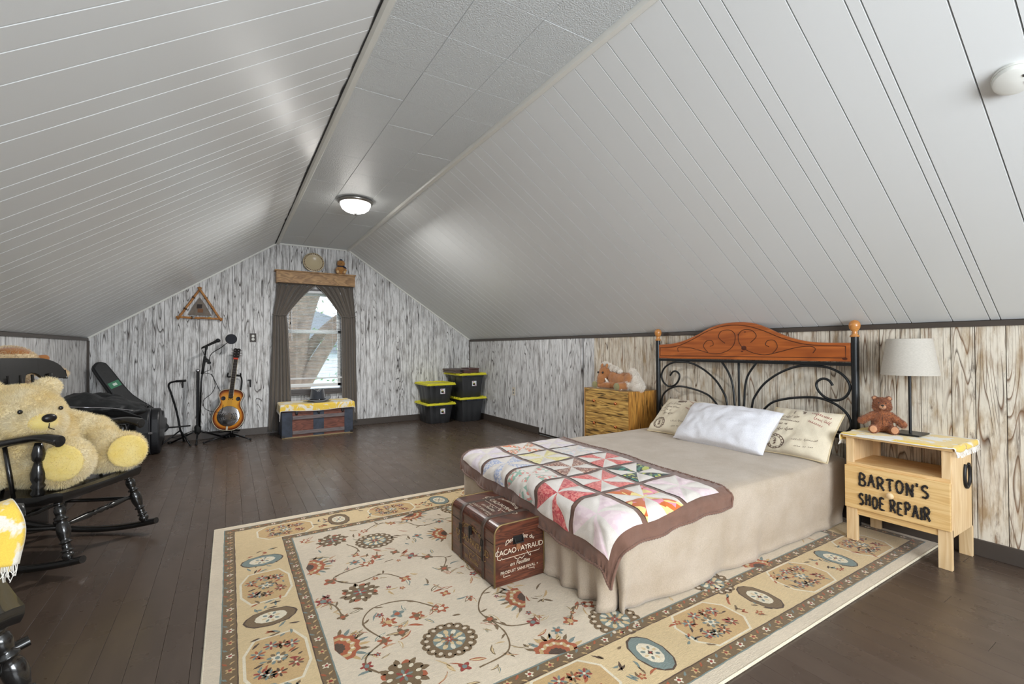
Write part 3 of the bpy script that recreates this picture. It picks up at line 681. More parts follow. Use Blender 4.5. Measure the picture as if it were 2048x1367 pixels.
# ================================================================ bed
BX0, BX1, BY0, BY1, BZ = 1.36, 3.38, 1.385, 2.885, .435
def clothmat(name, c, nsc=4, var=.08, fine=500, rough=.95, sheen=.5, bst=.3, c2=None):
    t = NT(name); v = t.coord(); f = t.ramp(t.noise(v, nsc, 5, .6), [(.3, 0.), (.7, 1.)]); g = t.ramp(t.noise(v, fine, 2), [(.3, .86), (.7, 1.08)])
    a = t.mix(f, scl(lin(c), 1 - var), scl(lin(c2 or c), 1 + var)); t.set(Base_Color=t.mix(1.0, a, g, 'MULTIPLY'), Roughness=rough, Sheen_Weight=sheen, Specular_IOR_Level=.2); t.bump(t.noise(v, fine * .6, 3), bst, .002); return t.m
m_fleece = clothmat('tan_fleece_blanket', (188, 170, 148), 5, .10, 260, sheen=.25, bst=.5, c2=(190, 176, 160))
bed = thing('bed', 'double bed covered by a tan fleece blanket with slatted black iron headboard', 'bed', ((BX0 + BX1) / 2, (BY0 + BY1) / 2, .01))
bed['label'] = 'low double bed with wood and black iron scroll headboard against the right wall'
m_blackm = mat('black_enamelled_steel', (34, 36, 38), .35, .3, nz=(20, .2))
m_pine = wood('honey_pine_headboard', (176, 92, 36), (198, 110, 48), (128, 58, 20), (2.5, .8, 9), 9, .32, 0, .55, .4)
m_knob = wood('turned_pine_knob', (196, 130, 62), (214, 150, 80), (150, 84, 32), (8, 8, 30), 6, .3, 0, .4, .4)
obj('mattress', MB().box((BX0 + .04, BY0 + .04, .20), (BX1 - .03, BY1 - .04, BZ - .02), ch=.03), mat('white_mattress', (220, 218, 212), .9), bed)
obj('bed_base', MB().box((BX0 + .09, BY0 + .10, .05), (BX1 - .02, BY1 - .10, .20)), mat('dark_base', (50, 46, 44), .8), bed)
# blanket: rings from the middle out and down to the hem
def outline(s):       # s 0..1 round: near-head -> near-foot -> far-foot -> far-head
    r = .085; L1 = BX1 - BX0 - r; L2 = BY1 - BY0 - 2 * r; A = pi * r / 2; T = 2 * L1 + L2 + 2 * A; d = s * T
    if d < L1: return BX1 - d, BY0, 0, -1
    d -= L1
    if d < A: t = -pi / 2 - d / r; return BX0 + r + r * cos(t), BY0 + r + r * sin(t), cos(t), sin(t)
    d -= A
    if d < L2: return BX0, BY0 + r + d, -1, 0
    d -= L2
    if d < A: t = pi - d / r; return BX0 + r + r * cos(t), BY1 - r + r * sin(t), cos(t), sin(t)
    d -= A
    return BX0 + r + d, BY1, 0, 1
NS = 420; rings = []
def topz(x, y): return BZ + .006 * fbm(x * 2.3, y * 2.3, 1) + .003 * fbm(x * 7, y * 6, 3) + .01 * exp(-((y - 2.13) / .6) ** 2) - .004
def ringpt(s, k):     # k<1 top, 1..2 down
    x, y, nx, ny = outline(s); cx = min(max(x, BX0 + .75), BX1 - .05); cy = (BY0 + BY1) / 2
    if k <= 1:
        px, py = cx + (x - cx) * k, cy + (y - cy) * k; e = max(0, (k - .9) / .1)
        return px - nx * .012 * e ** 2, py - ny * .012 * e ** 2, topz(px, py) - .014 * e ** 2
    t = (k - 1); hem = .014
    a = s * 12.1
    cornerN = exp(-((s - .372) / .022) ** 2); cornerF = exp(-((s - .628) / .022) ** 2)
    foot = 1 if .38 < s < .62 else 0
    fold = .018 * sin(s * 150 + 2 * sin(s * 31)) * (.35 + .65 * abs(fbm(s * 14, 2))) + .03 * fbm(s * 17, 5)
    bulge = (.012 * sin(pi * t)) + fold * t ** 1.2 * (.6 if not foot else .9)
    wide = exp(-((s - .400) / .035) ** 2); fl = ((cornerN * .9 + cornerF * .9) * .030 + wide * .030) * t ** 1.5 * sin(s * 265 + .6)
    inn = -.045 * t * (1 if ny < 0 else .3) * (1 - cornerN) - .11 * cornerN * t * t * (1 if ny < -.3 else .4)
    off = bulge + fl + inn
    if t > .86: off += .028 * (t - .86) / .14 * (.5 + fbm(s * 23, 7))
    z = BZ - .016 - (BZ - .016 - hem - .008 * max(0, fbm(s * 40, 1))) * (t ** .96)
    if t > .93: z = max(z, hem + .008 * max(0, fbm(s * 40, 1)))
    return x + nx * off, y + ny * off, z
ks = [0, .15, .3, .45, .6, .72, .82, .9, .95, .98, 1] + [1 + i / 16 for i in range(1, 17)]
bk = MB(); K = len(ks)
bk.v = [ringpt(i / NS, k) for i in range(NS + 1) for k in ks]
bk.f = [(i * K + j, i * K + j + 1, (i + 1) * K + j + 1, (i + 1) * K + j) for i in range(NS) for j in range(K - 1)]; bk.m = [0] * len(bk.f); bk.c = [(1, 1, 1)] * len(bk.f)
_b = bk.mesh('blanket'); _m = bmesh.new(); _m.from_mesh(_b); bmesh.ops.remove_doubles(_m, verts=_m.verts, dist=.0008); bmesh.ops.recalc_face_normals(_m, faces=_m.faces); _m.to_mesh(_b); _m.free()
blk = obj('blanket', _b, m_fleece, smooth=2, solid=.004)
tag(blk, 'tan fleece blanket hanging to the floor over the low double bed', 'blanket')
# headboard
HX = 3.41; hb = lambda P, x=HX: [(x, a, b_) for a, b_ in P]
for y in (1.348, 2.931): 
    po_ = obj('bed_post', MB().lathe([(.021, 0), (.021, 1.205)], 18, Matrix.Translation((HX, y, .0))), m_blackm, bed, smooth=True)
    obj('finial', MB().lathe([(.026, 1.205), (.027, 1.212), (.022, 1.218), (.014, 1.226), (.018, 1.232), (.013, 1.238), (.020, 1.247), (.029, 1.262), (.032, 1.280), (.029, 1.297), (.019, 1.309), (.004, 1.314)], 20, Matrix.Translation((HX, y, 0))), m_knob, po_, smooth=2)
top = [(2.912, 1.168), (2.783, 1.174), (2.662, 1.195), (2.522, 1.241), (2.389, 1.3), (2.276, 1.33), (2.147, 1.339), (2.025, 1.328), (1.93, 1.297), (1.839, 1.252), (1.751, 1.214), (1.652, 1.186), (1.549, 1.172), (1.367, 1.168)]
tp = [(p.x, p.y) for p in smooth_path([(a, b_, 0) for a, b_ in top], 4)]
obj('headboard_panel', MB().prism(tp + [(1.367, 1.046), (2.912, 1.042)], .024, PM((HX - .012 + .024, 0, 0), (0, 1, 0), (0, 0, 1)), z0=-.024), m_pine, bed, bev=.004)
m_groovew = mat('burnt_groove', (74, 36, 16), .7)
eng = [smooth_path([(y, z, 0) for y, z in P], 5) for P in (
    [(2.896, 1.141), (2.716, 1.151), (2.56, 1.205), (2.39, 1.28), (2.232, 1.315), (2.075, 1.308), (1.93, 1.264), (1.795, 1.206), (1.628, 1.159), (1.395, 1.146)],
    [(2.696, 1.102), (2.70, 1.135), (2.676, 1.146), (2.585, 1.14), (2.487, 1.119), (2.346, 1.088), (2.234, 1.109), (2.17, 1.159), (2.156, 1.237), (2.2, 1.278), (2.276, 1.271), (2.299, 1.221), (2.244, 1.174)],
    [(1.59, 1.10), (1.575, 1.13), (1.61, 1.147), (1.70, 1.138), (1.80, 1.112), (1.92, 1.085), (2.03, 1.105), (2.11, 1.155), (2.13, 1.23), (2.09, 1.275), (2.02, 1.27), (1.985, 1.225), (2.03, 1.178)],
    [(2.40, 1.10), (2.44, 1.15), (2.41, 1.195), (2.36, 1.195), (2.35, 1.16), (2.38, 1.15)], [(1.87, 1.09), (1.83, 1.14), (1.85, 1.19), (1.90, 1.19), (1.915, 1.16), (1.89, 1.145)])]
eng += [[V((2.896, 1.141, 0)), V((2.896, 1.066, 0)), V((1.395, 1.070, 0)), V((1.395, 1.146, 0))]]
eb = MB()
for P in eng: eb.tube([(HX - .0245 + .012, p.x, p.y) for p in P], .0026, 5)
obj('routed_scrollwork', eb, m_groovew, bed)
for y, z, a, b_ in ((2.085, 1.135, .022, .018), (2.10, 1.11, .010, .006), (2.13, 1.24, .006, .006), (2.075, 1.26, .008, .004), (1.40, 1.065, .016, .009)): obj('pine_knot', MB().ball((HX - .0125, y, z), (.0015, a, b_), 12, 6), mat('pine_knot', (84, 34, 14), .4), bed)
obj('top_rail', MB().box((HX - .012, 1.362, 1.018), (HX + .012, 2.916, 1.040)), m_blackm, bed, bev=.003)
obj('lower_rail', MB().box((HX - .012, 1.362, .545), (HX + .012, 2.916, .570)).box((HX - .012, 1.362, .325), (HX + .012, 2.916, .350)), m_blackm, bed, bev=.003)
def bar(P, r=.0085, k=5): return MB().tube(smooth_path(hb(P), k), r, 8)
SR_ = [(2.05, .56), (2.028, .71), (2.007, .769), (1.935, .869), (1.824, .953), (1.703, 1.004), (1.59, 1.012), (1.498, 1.002), (1.418, .959), (1.378, .889), (1.399, .823), (1.456, .789), (1.523, .803), (1.568, .85), (1.575, .9), (1.537, .928), (1.499, .917), (1.477, .886)]
SL_ = [(2.03, .56), (1.909, .709), (1.818, .759), (1.673, .79), (1.554, .794), (1.457, .76), (1.393, .702), (1.375, .63), (1.41, .585), (1.47, .590), (1.50, .63)]
mir = lambda P: [(4.272 - y, z) for y, z in P]
for P in (SR_, SL_, mir(SR_), mir(SL_)): obj('scroll', bar(P), m_blackm, bed, smooth=2)
for P in ([(2.285, 1.028), (2.225, .94), (2.189, .842), (2.175, .70), (2.165, .56)], [(2.136, 1.022), (2.136, .56)], [(1.99, 1.028), (2.06, .928), (2.086, .83), (2.095, .70), (2.105, .56)]): obj('spindle', bar(P), m_blackm, bed, smooth=2)

# ================================================================ quilt
m_brq = clothmat('brown_quilt_sashing', (122, 90, 76), 12, .12, 500, .7, .3)
m_whq = clothmat('white_quilt_cotton', (232, 224, 216), 9, .05, 500, .8, .2)
def printm(name, cs, sc_=40):
    t = NT(name); v = t.coord(); vo = t.n('TexVoronoi'); vo.inputs['Scale'].default_value = sc_; vo.inputs['Randomness'].default_value = 1; t.l(v, vo.inputs['Vector'])
    sx = t.n('SeparateColor'); t.l(vo.outputs['Color'], sx.inputs[0]); n = len(cs)
    c = t.ramp(sx.outputs[0], [(i / n, lin(c_)) for i, c_ in enumerate(cs)], 'CONSTANT'); t.set(Base_Color=c, Roughness=.85, Sheen_Weight=.2); t.bump(t.noise(v, 14, 4), .4, .004); return t.m
W_ = (232, 224, 216)
prints = {'coral': printm('coral_print', [(222, 112, 104), (232, 140, 130), (206, 92, 90), (224, 120, 112)], 90), 'red': printm('rose_red_print', [(206, 88, 90), (222, 118, 112), (188, 66, 74), (226, 140, 130)], 110),
  'green': printm('dark_green_print', [(28, 52, 44), (60, 128, 110), (24, 34, 36), (186, 190, 90)], 60), 'orange': printm('orange_floral_print', [(206, 104, 46), (236, 150, 170), (238, 216, 140), (214, 112, 50)], 26),
  'blue': printm('blue_sprig_print', [(214, 214, 222), (160, 172, 204), (226, 222, 222), (178, 186, 214)], 110), 'teal': printm('pale_floral_print', [(226, 220, 210), (150, 184, 166), (222, 150, 140), (232, 224, 214)], 60),
  'yellow': printm('yellow_print', [(232, 220, 158), (226, 212, 140), (236, 228, 180)], 80), 'brown': printm('brown_sprig_print', [(150, 100, 84), (206, 176, 156), (124, 78, 66), (178, 130, 108)], 130),
  'peach': printm('peach_mixed_print', [(226, 140, 92), (236, 214, 196), (150, 186, 170), (222, 120, 84)], 70), 'pink': printm('pale_pink_cotton', [(236, 214, 218), (240, 220, 222), (232, 208, 214)], 50), 'lav': printm('pale_lavender_cotton', [(226, 216, 224), (232, 222, 226), (220, 208, 218)], 60), 'aqua': printm('white_sprig_print', [(228, 226, 224), (200, 214, 218), (232, 222, 220), (224, 200, 206)], 80)}
QA, QB = .965, 1.60
def drape(d, R_=.05):     # d: distance past the edge minus arc start -> (outward, drop)
    if d <= 0: return d, 0
    if d < R_ * pi / 2: t = d / R_; return R_ * sin(t), R_ * (1 - cos(t))
    e = d - R_ * pi / 2; return R_ + e * .06, R_ + e
def quiltp(a, b_, h=0):
    far = b_ / QB
    x = 2.105 + .12 * far - (QA - a); y = 1.285 + .045 * (a / QA) + b_ * (.985 - .0 * a)
    x += .008 * sin(b_ * 9) ; y += .006 * sin(a * 11)
    cr = .085; cx_ = max(x, BX0 + cr); cy_ = min(max(y, BY0 + cr), BY1 - cr); ddx, ddy = x - cx_, y - cy_; mm = sqrt(ddx * ddx + ddy * ddy)
    ux, uy = (ddx / mm, ddy / mm) if mm > 1e-9 else (0, 0)
    o_, zd = drape(mm - (cr - .045), .045); rr_ = (cr - .045) + o_ if mm > cr - .045 else mm; X = cx_ + ux * rr_; Y = cy_ + uy * rr_
    Z = topz(max(X, BX0 + .05), min(max(Y, BY0 + .05), BY1 - .05)) + .007 - zd
    w_ = .004 * fbm(a * 9, b_ * 9) + .002 * fbm(a * 30, b_ * 30)
    q_ = min(1, zd / .04); nz = 1 - q_ * .85; hh = h + w_ + .004; k = 1 / sqrt(q_ * q_ + nz * nz)
    wob = .006 * sin((a + b_) * 31) * q_ * min(1, zd / .1)
    return (X + ux * (q_ * k * (hh + .020) + wob), Y + uy * (q_ * k * (hh + .020) + wob), Z + nz * k * hh)
qt = thing('quilt', 'patchwork quilt of pinwheel blocks with brown sashing over the foot of the bed', 'quilt', (1.8, 2.1, .45))
obj('sashing', MB().grid(lambda u, v: quiltp(u * QA, v * QB, .002 * sin(v * QB * 150) * (1 if (u < .03 or u > .97 or v < .02 or v > .98) else 0)), 110, 180), m_brq, qt, smooth=2, solid=.008)
ruf = MB()
edge = [(0, t) for t in [i / 300 * QB for i in range(301)]] + [(i / 180 * QA, QB) for i in range(1, 181)] + [(QA, QB - i / 300 * QB) for i in range(1, 301)] + [(QA - i / 180 * QA, 0) for i in range(1, 180)]
ruf.tube([V(quiltp(a, b_)) + V((0, 0, -.001 + .0024 * sin(i * 2.2))) for i, (a, b_) in enumerate(edge)], .0065, 6, closed=True)
obj('bound_edge', ruf, m_brq, qt, smooth=2)
order = [['pink', 'red', 'teal', 'blue', 'lav'], ['orange', 'coral', 'brown', 'yellow', 'peach'], ['pink', 'green', 'coral', 'aqua', 'lav']]
blab = {'pink': 'pale pink', 'red': 'rose red', 'teal': 'pale green floral', 'blue': 'blue sprigged', 'lav': 'pale lavender', 'orange': 'orange floral', 'coral': 'coral', 'brown': 'brown sprigged', 'yellow': 'pale yellow', 'peach': 'peach and teal', 'green': 'dark green', 'aqua': 'white sprigged'}
N = 16; bA, bB = .252, .268
for i in range(3):
    for j in range(5):
        a0 = .074 + i * (bA + .030); b0 = .072 + j * (bB + .029); mb_ = MB(); g = []
        def qh(p, q):
            seam = min(abs(p), abs(q), abs(p - q) * .7, abs(p + q) * .7, 1 - abs(p), 1 - abs(q)); return .0045 + .0055 * min(1, seam * 5) ** .6
        vs = [quiltp(a0 + bA * u / N, b0 + bB * v / N, qh(u / N * 2 - 1, v / N * 2 - 1)) for u in range(N + 1) for v in range(N + 1)]
        mb_.v = vs
        for u in range(N):
            for v in range(N):
                c = [u * (N + 1) + v, (u + 1) * (N + 1) + v, (u + 1) * (N + 1) + v + 1, u * (N + 1) + v + 1]; same = (u < N / 2) == (v < N / 2)
                tris = [(c[0], c[1], c[2]), (c[0], c[2], c[3])] if same else [(c[0], c[1], c[3]), (c[1], c[2], c[3])]
                for t in tris:
                    mu = sum(k // (N + 1) for k in t) / 3 / N * 2 - 1; mv = sum(k % (N + 1) for k in t) / 3 / N * 2 - 1
                    sec = int(floor((atan2(mv, mu) + 2 * pi) / (pi / 4))) % 2
                    mb_.f.append(t); mb_.m.append(sec); mb_.c.append((1, 1, 1))
        o = obj('quilt_block', mb_, [prints[order[i][j]], m_whq], qt, smooth=2); o['label'] = blab[order[i][j]] + ' pinwheel quilt block'

# ================================================================ pillows
def pillow_fn(Y0, Y1, xb, zb, xt, zt, T, pin=.07, seed=0):
    """front faces -x; u along y, v up the slope"""
    up_ = V((xt - xb, 0, zt - zb)); L = up_.length; up_.normalize(); n = V((-up_.z, 0, up_.x)); o = V(((xb + xt) / 2, (Y0 + Y1) / 2, (zb + zt) / 2)); W = (Y1 - Y0)
    def f(u, v, side=1, off=0):     # u,v in -1..1
        pu = u * (1 - pin * (1 - abs(v) ** 1.5) * abs(u) ** 4 * 1) ; pv = v * (1 - pin * (1 - abs(u) ** 1.5) * abs(v) ** 4)
        e = max(0, (1 - u * u) * (1 - v * v)) ** .42
        wr = .016 * fbm(u * 2.2 + seed, v * 2.2) + .010 * fbm(u * 6 + seed, v * 3) + .004 * fbm(u * 14, v * 7 + seed)
        h = side * (T * e + wr * min(1, e * 2)) + side * off
        sag = -.014 * (1 - v) * e
        return o + V((0, 1, 0)) * (-pu * W / 2) + up_ * (pv * L / 2 + sag) + n * h
    return f
def make_pillow(name, label, f, m, piping=None, nu=28, group='pillows on the bed'):
    b = MB(); b.grid(lambda u, v: f(u * 2 - 1, v * 2 - 1, 1), nu, nu); b.grid(lambda u, v: f(1 - u * 2, v * 2 - 1, -1), nu, nu)
    t = thing(name, label, 'pillow', tuple(f(0, -1)), 0, group)
    obj('cushion', b, m, t, smooth=2)
    if piping:
        E = [(i / 20 * 2 - 1, -1) for i in range(20)] + [(1, i / 20 * 2 - 1) for i in range(20)] + [(1 - i / 20 * 2, 1) for i in range(20)] + [(-1, 1 - i / 20 * 2) for i in range(20)]
        obj('piping', MB().tube([f(u, v) for u, v in E], .0045, 6, closed=True), piping, t, smooth=2)
    return t
m_linen = clothmat('printed_linen', (226, 214, 190), 5, .05, 500, .85, .2); m_pipe = mat('cream_piping', (214, 196, 160), .8)
m_wp = clothmat('white_pillowcase', (232, 232, 238), 5, .03, 260, .85, .2, .35)
m_ink = mat('sepia_ink', (92, 66, 56), .8); m_inkr = mat('red_brown_ink', (150, 58, 58), .8)
def ribbon(b, f, P, wd, mi=0):
    P = smooth_path([(u, v, 0) for u, v in P], 4) if len(P) > 2 else [V((u, v, 0)) for u, v in P]; A = []
    for i, p in enumerate(P):
        d = (P[min(i + 1, len(P) - 1)] - P[max(i - 1, 0)]).normalized(); q = V((-d.y, d.x, 0)) * wd
        A.append((f(p.x + q.x, p.y + q.y, 1, .0016), f(p.x - q.x, p.y - q.y, 1, .0016)))
    for a, c in zip(A, A[1:]): b.add([a[0], c[0], c[1], a[1]], [(0, 1, 2, 3)], mi)
def scribble(b, f, u0, v0, L, h, sl, seed, wd=.007, mi=0):
    r = random.Random(seed); P = []; n = int(L / .045); asc = [r.random() for _ in range(n)]
    for i in range(n):
        k = 1.9 if asc[i] > .82 else (1 if asc[i] > .25 else .7); u = u0 + L * i / n
        if asc[i] < .12 and len(P) > 4: ribbon(b, f, P, wd, mi); P = []; continue
        P += [(u, v0 + sl * i / n), (u + .018 + .012 * k, v0 + h * .6 * k + sl * i / n), (u + .010, v0 + h * .3 + sl * i / n), (u + .028, v0 - (h * .6 if asc[i] > .93 else 0) + sl * i / n)]
    if len(P) > 3: ribbon(b, f, P, wd, mi)
def prints_on(f, t, flip, seed):
    s = -1 if flip else 1; b = MB()
    g = lambda u, v, side=1, off=0: f(u, v, side, off)
    for k, (v0, u0, L) in enumerate(((.42, -.72, .8), (.24, -.78, .85), (.06, -.80, .6), (-.10, -.5, .5))): scribble(b, g, u0, v0, L, .085, .03, seed + k, .0045)
    for k, (v0, u0, L) in enumerate(((.72, .28, .55), (.52, .40, .45), (.34, .30, .4))): scribble(b, g, u0, v0, L, .095, -.12, seed + 9 + k, .0045, 1)
    for k, (v0, u0, L) in enumerate(((-.45, .05, .7), (-.68, .15, .5))): scribble(b, g, u0, v0, L, .05, .1, seed + 20 + k, .003)
    for r_, wd in ((.26, .014), (.19, .007)): ribbon(b, g, [(-.45 + r_ * cos(t_ * pi / 10), -.58 + r_ * sin(t_ * pi / 10)) for t_ in range(21)], wd)
    for i in range(14): a = 2 * pi * i / 14; ribbon(b, g, [(-.45 + .205 * cos(a), -.58 + .205 * sin(a)), (-.45 + .245 * cos(a + .12), -.58 + .245 * sin(a + .12))], .012)
    for i in range(7): ribbon(b, g, [(-.52 + .03 * (i % 3), -.66 + .03 * i), (-.44 + .02 * (i % 2), -.64 + .03 * i)], .012)
    for i in range(6): ribbon(b, g, [(-.2, .62 + i * .028), (.12, .66 + i * .028)], .009)
    obj('script_print', b, [m_ink, m_inkr], t)
fL = pillow_fn(2.29, 2.72, 3.02, .440, 3.30, .690, .075, seed=3); pL = make_pillow('throw_pillow', 'cream script print pillow at the left end, nearest the dresser', fL, m_linen, m_pipe, group='script print throw pillows'); prints_on(fL, pL, 0, 5)
fR = pillow_fn(1.365, 1.79, 3.07, .440, 3.30, .715, .080, seed=8); pR = make_pillow('throw_pillow', 'cream script print pillow with round postmark at the nightstand end', fR, m_linen, m_pipe, group='script print throw pillows'); prints_on(fR, pR, 0, 5)
fW = pillow_fn(1.66, 2.36, 2.90, .452, 3.16, .700, .100, pin=.06, seed=21); pW = make_pillow('pillow', 'plain white bed pillow propped between the two printed pillows', fW, m_wp, None, 40, group=None)
sb = MB()
for i in range(5): ribbon(sb, fW, [(-.985 + .008 * (i % 2), -.9 + i * .4), (-.96, -.7 + i * .4), (-.985, -.55 + i * .4)], .004)
obj('hem_stitching', sb, m_pipe, pW)
# ================================================================ printed wooden chest at the foot of the bed
m_chest = wood('dark_red_brown_chest_boards', (84, 44, 32), (120, 66, 44), (40, 22, 18), (3, 3, 26), 10, .35, 0, .7, .3)
m_strap = mat('worn_leather_strap', (74, 58, 48), .5, nz=(60, .3), bmp=(90, .3))
m_brass = mat('aged_brass', (150, 128, 88), .4, .7)
m_print = mat('cream_stencil_paint', (224, 208, 186), .7, nz=(160, .25)); m_print2 = mat('faded_gold_stencil', (176, 142, 92), .7, nz=(120, .3))
m_iron = mat('black_iron', (36, 34, 34), .45, .4)
X0, X1, Y0, Y1, CHH = 1.068, 1.352, 1.90, 2.385, .302
ch = thing('chest', 'small dark wooden chest with cream French lettering at the foot of the bed', 'chest', ((X0 + X1) / 2, (Y0 + Y1) / 2, .012))
def prof(o=0, r=.045, z0=.012):
    P = [(X0 - o, z0)]; 
    for i in range(9): t = pi - i / 8 * pi / 2; P.append((X0 - o + r + o + (r + o) * cos(t) - o, CHH - r + (r + o) * sin(t)))
    for i in range(9): t = pi / 2 - i / 8 * pi / 2; P.append((X1 - r + (r + o) * cos(t), CHH - r + (r + o) * sin(t)))
    return P + [(X1 + o, z0)]
PY = lambda y: PM((0, y, 0), (1, 0, 0), (0, 0, 1))   # z axis -> -y
def cprism(b, o, y0, y1, **k): return b.prism(prof(o, **k), y1 - y0, PY(y1))
obj('body', cprism(MB(), 0, Y0, Y1), m_chest, ch, bev=.002)
obj('lid_seam', MB().box((X0 - .001, Y0 - .001, .212), (X1 + .001, Y1 + .001, .2145)), mat('dark_seam', (22, 14, 12), .8), ch)
for y in (Y0 + .115, Y1 - .125): obj('strap', cprism(MB(), .004, y - .011, y + .011), m_strap, ch, bev=.001)
for y in (Y0, Y1): obj('edge_binding', MB().tube([(x, y, z) for x, z in prof()], .004, 6), m_brass, ch, smooth=2)
for x in (X0, X1): obj('corner_binding', MB().box((x - .003, Y0 - .003, .012), (x + .003, Y0 + .005, .26)), m_brass, ch)
lk = obj('latch', MB().box((X0 - .012, (Y0 + Y1) / 2 - .012, .185), (X0 - .002, (Y0 + Y1) / 2 + .016, .225), ch=.002).box((X0 - .016, (Y0 + Y1) / 2 - .004, .165), (X0 - .010, (Y0 + Y1) / 2 + .008, .222), ch=.001), m_iron, ch)
for y in (Y0 + .115, Y1 - .125): obj('buckle', MB().tube([(X0 - .008, y - .012, .205), (X0 - .008, y + .012, .205), (X0 - .009, y + .012, .172), (X0 - .009, y - .012, .172)], .0018, 6, closed=True).box((X0 - .009, y - .006, .10), (X0 - .004, y + .006, .20)), m_iron, ch)
hc = ((X0 + X1) / 2 - .012, Y0)
obj('handle', MB().box((hc[0] - .028, Y0 - .006, .196), (hc[0] + .028, Y0 - .001, .236), ch=.002).tube([(hc[0] - .024, Y0 - .008, .228), (hc[0] - .022, Y0 - .018, .206), (hc[0] + .022, Y0 - .018, .206), (hc[0] + .024, Y0 - .008, .228)], .004, 6), m_iron, ch, smooth=True)
obj('pull_tab', MB().box((hc[0] - .012, Y0 - .008, .168), (hc[0] + .012, Y0 - .003, .196), ch=.002), mat('tan_leather', (140, 92, 60), .6), ch)
def lay(b, s, size, M, x, y, arc=0, **k):
    t = textmesh(s, size, **k); V_ = []
    for p in t.v:
        px, py = p[0], p[1]; V_.append((x + px, y + py - arc * px * px, .0012))
    t.v = V_; b.join(t, M)
def strokes(b, L, M, wd):
    for P in L:
        P = [V((x, y, 0)) for x, y in P]
        for p, q in zip(P, P[1:]):
            d = (q - p).normalized(); n = V((-d.y, d.x, 0)) * wd; b.add([M @ (c + V((0, 0, .0012))) for c in (p + n, p - n, q - n, q + n)], [(0, 1, 2, 3)])
def crest(M, s, wd):
    b = MB(); k = s
    lay(b, 'Demandez du', .030 * k, M, 0, .078 * k, arc=3.0 / k, shear=.25)
    lay(b, 'CACAO PAYRAUD', .036 * k, M, 0, .018 * k, space=.90); strokes(b, [[(-.118 * k, .05 * k), (-.128 * k, .03 * k), (-.126 * k, -.006 * k), (-.11 * k, -.014 * k), (-.10 * k, -.004 * k)], [(-.10 * k, -.012 * k), (.11 * k, -.012 * k), (.118 * k, -.006 * k)], [(.04 * k, .0), (.055 * k, -.024 * k), (.065 * k, -.03 * k), (.062 * k, -.018 * k)], [(-.03 * k, -.018 * k), (-.01 * k, -.032 * k), (.0, -.022 * k), (.012 * k, -.032 * k), (.03 * k, -.018 * k)]], M, wd)
    lay(b, 'en Feuilles', .027 * k, M, 0, -.046 * k, shear=.3)
    lay(b, 'PRODUIT SANS RIVAL +', .0205 * k, M, 0, -.078 * k); strokes(b, [[(-.09 * k, -.086 * k), (-.092 * k, -.098 * k), (-.055 * k, -.096 * k)], [(.05 * k, -.09 * k), (.085 * k, -.092 * k), (.084 * k, -.100 * k)]], M, wd)
    return b
obj('end_lettering', crest(PM(((X0 + X1) / 2 - .002, Y0 - .0008, .150), (1, 0, 0), (0, 0, 1)), 1.0, .0012), m_print, ch)
obj('front_lettering', crest(PM((X0 - .0008, (Y0 + Y1) / 2, .118), (0, -1, 0), (0, 0, 1)), 1.35, .0015), m_print2, ch)
obj('lid_lettering', crest(PM(((X0 + X1) / 2 + .01, (Y0 + Y1) / 2, CHH + .0006), (0, -1, 0), (1, 0, 0)), 1.15, .0015), m_print, ch)

# ================================================================ nightstand
m_pineN = wood('raw_pine', (226, 190, 134), (236, 204, 152), (204, 158, 98), (6, 1.6, 16), 9, .5, 0, .6)
m_pineV = wood('raw_pine_upright', (228, 196, 148), (238, 210, 168), (206, 164, 110), (14, 14, 1.6), 8, .5, 1.6, .55)
m_pineF = wood('raw_pine_front', (230, 192, 130), (236, 202, 144), (206, 158, 92), (6, 1.3, 22), 9, .5, 0, .6)
ns = thing('nightstand', 'raw pine nightstand with open shelf and rope lettered drawer right of the bed', 'nightstand', (3.29, 1.055, 0))
NX0, NX1, NY0, NY1, NH = 3.125, 3.462, .822, 1.29, .628
for y0, y1 in ((NY0, NY0 + .022), (NY1 - .022, NY1)): obj('side_panel', MB().box((NX0 + .012, y0, .165), (NX1 - .004, y1, NH - .02)), m_pineV, ns, bev=.002)
for (x0, x1) in ((NX0, NX0 + .024), (NX1 - .022, NX1)):
    for (y0, y1) in ((NY0, NY0 + .055), (NY1 - .055, NY1)): obj('leg', MB().box((x0, y0, 0), (x1, y1, .205 if x0 < 3.2 else NH - .03)), m_pineV, ns, bev=.002)
for y0, y1 in ((NY0 + .001, NY0 + .038), (NY1 - .038, NY1 - .001)): obj('stile', MB().box((NX0 + .004, y0, .44), (NX0 + .022, y1, NH - .02)), m_pineV, ns, bev=.0015)
obj('apron', MB().box((NX0 + .006, NY0 + .055, .163), (NX0 + .022, NY1 - .055, .205)).box((NX0 + .02, NY0 + .002, .165), (NX1 - .02, NY0 + .020, .19)), m_pineF, ns, bev=.0015)
obj('shelf', MB().box((NX0 + .003, NY0 + .002, .440), (NX1 - .004, NY1 - .002, .464)), m_pineN, ns, bev=.0015)
obj('top', MB().box((NX0 - .012, NY0 - .012, NH - .02), (NX1 + .006, NY1 + .012, NH)), m_pineN, ns, bev=.004)
dwr = obj('drawer', MB().box((NX0 - .014, NY0 + .001, .202), (NX0 + .004, NY1 + .001, .447)).box((NX0 + .004, NY0 + .03, .225), (NX1 - .03, NY1 - .03, .43)), m_pineF, ns, bev=.002)
obj('knob', MB().lathe([(.008, 0), (.009, .008), (.016, .014), (.018, .020), (.015, .026), (.001, .029)], 18, PM((NX0 - .014, 1.060, .322), (0, 1, 0), (0, 0, -1)).__matmul__(Matrix.Identity(4)) if False else Matrix.Translation((NX0 - .014, 1.066, .322)) @ Euler((0, -pi / 2, 0)).to_matrix().to_4x4()), m_pineV, dwr, smooth=2)
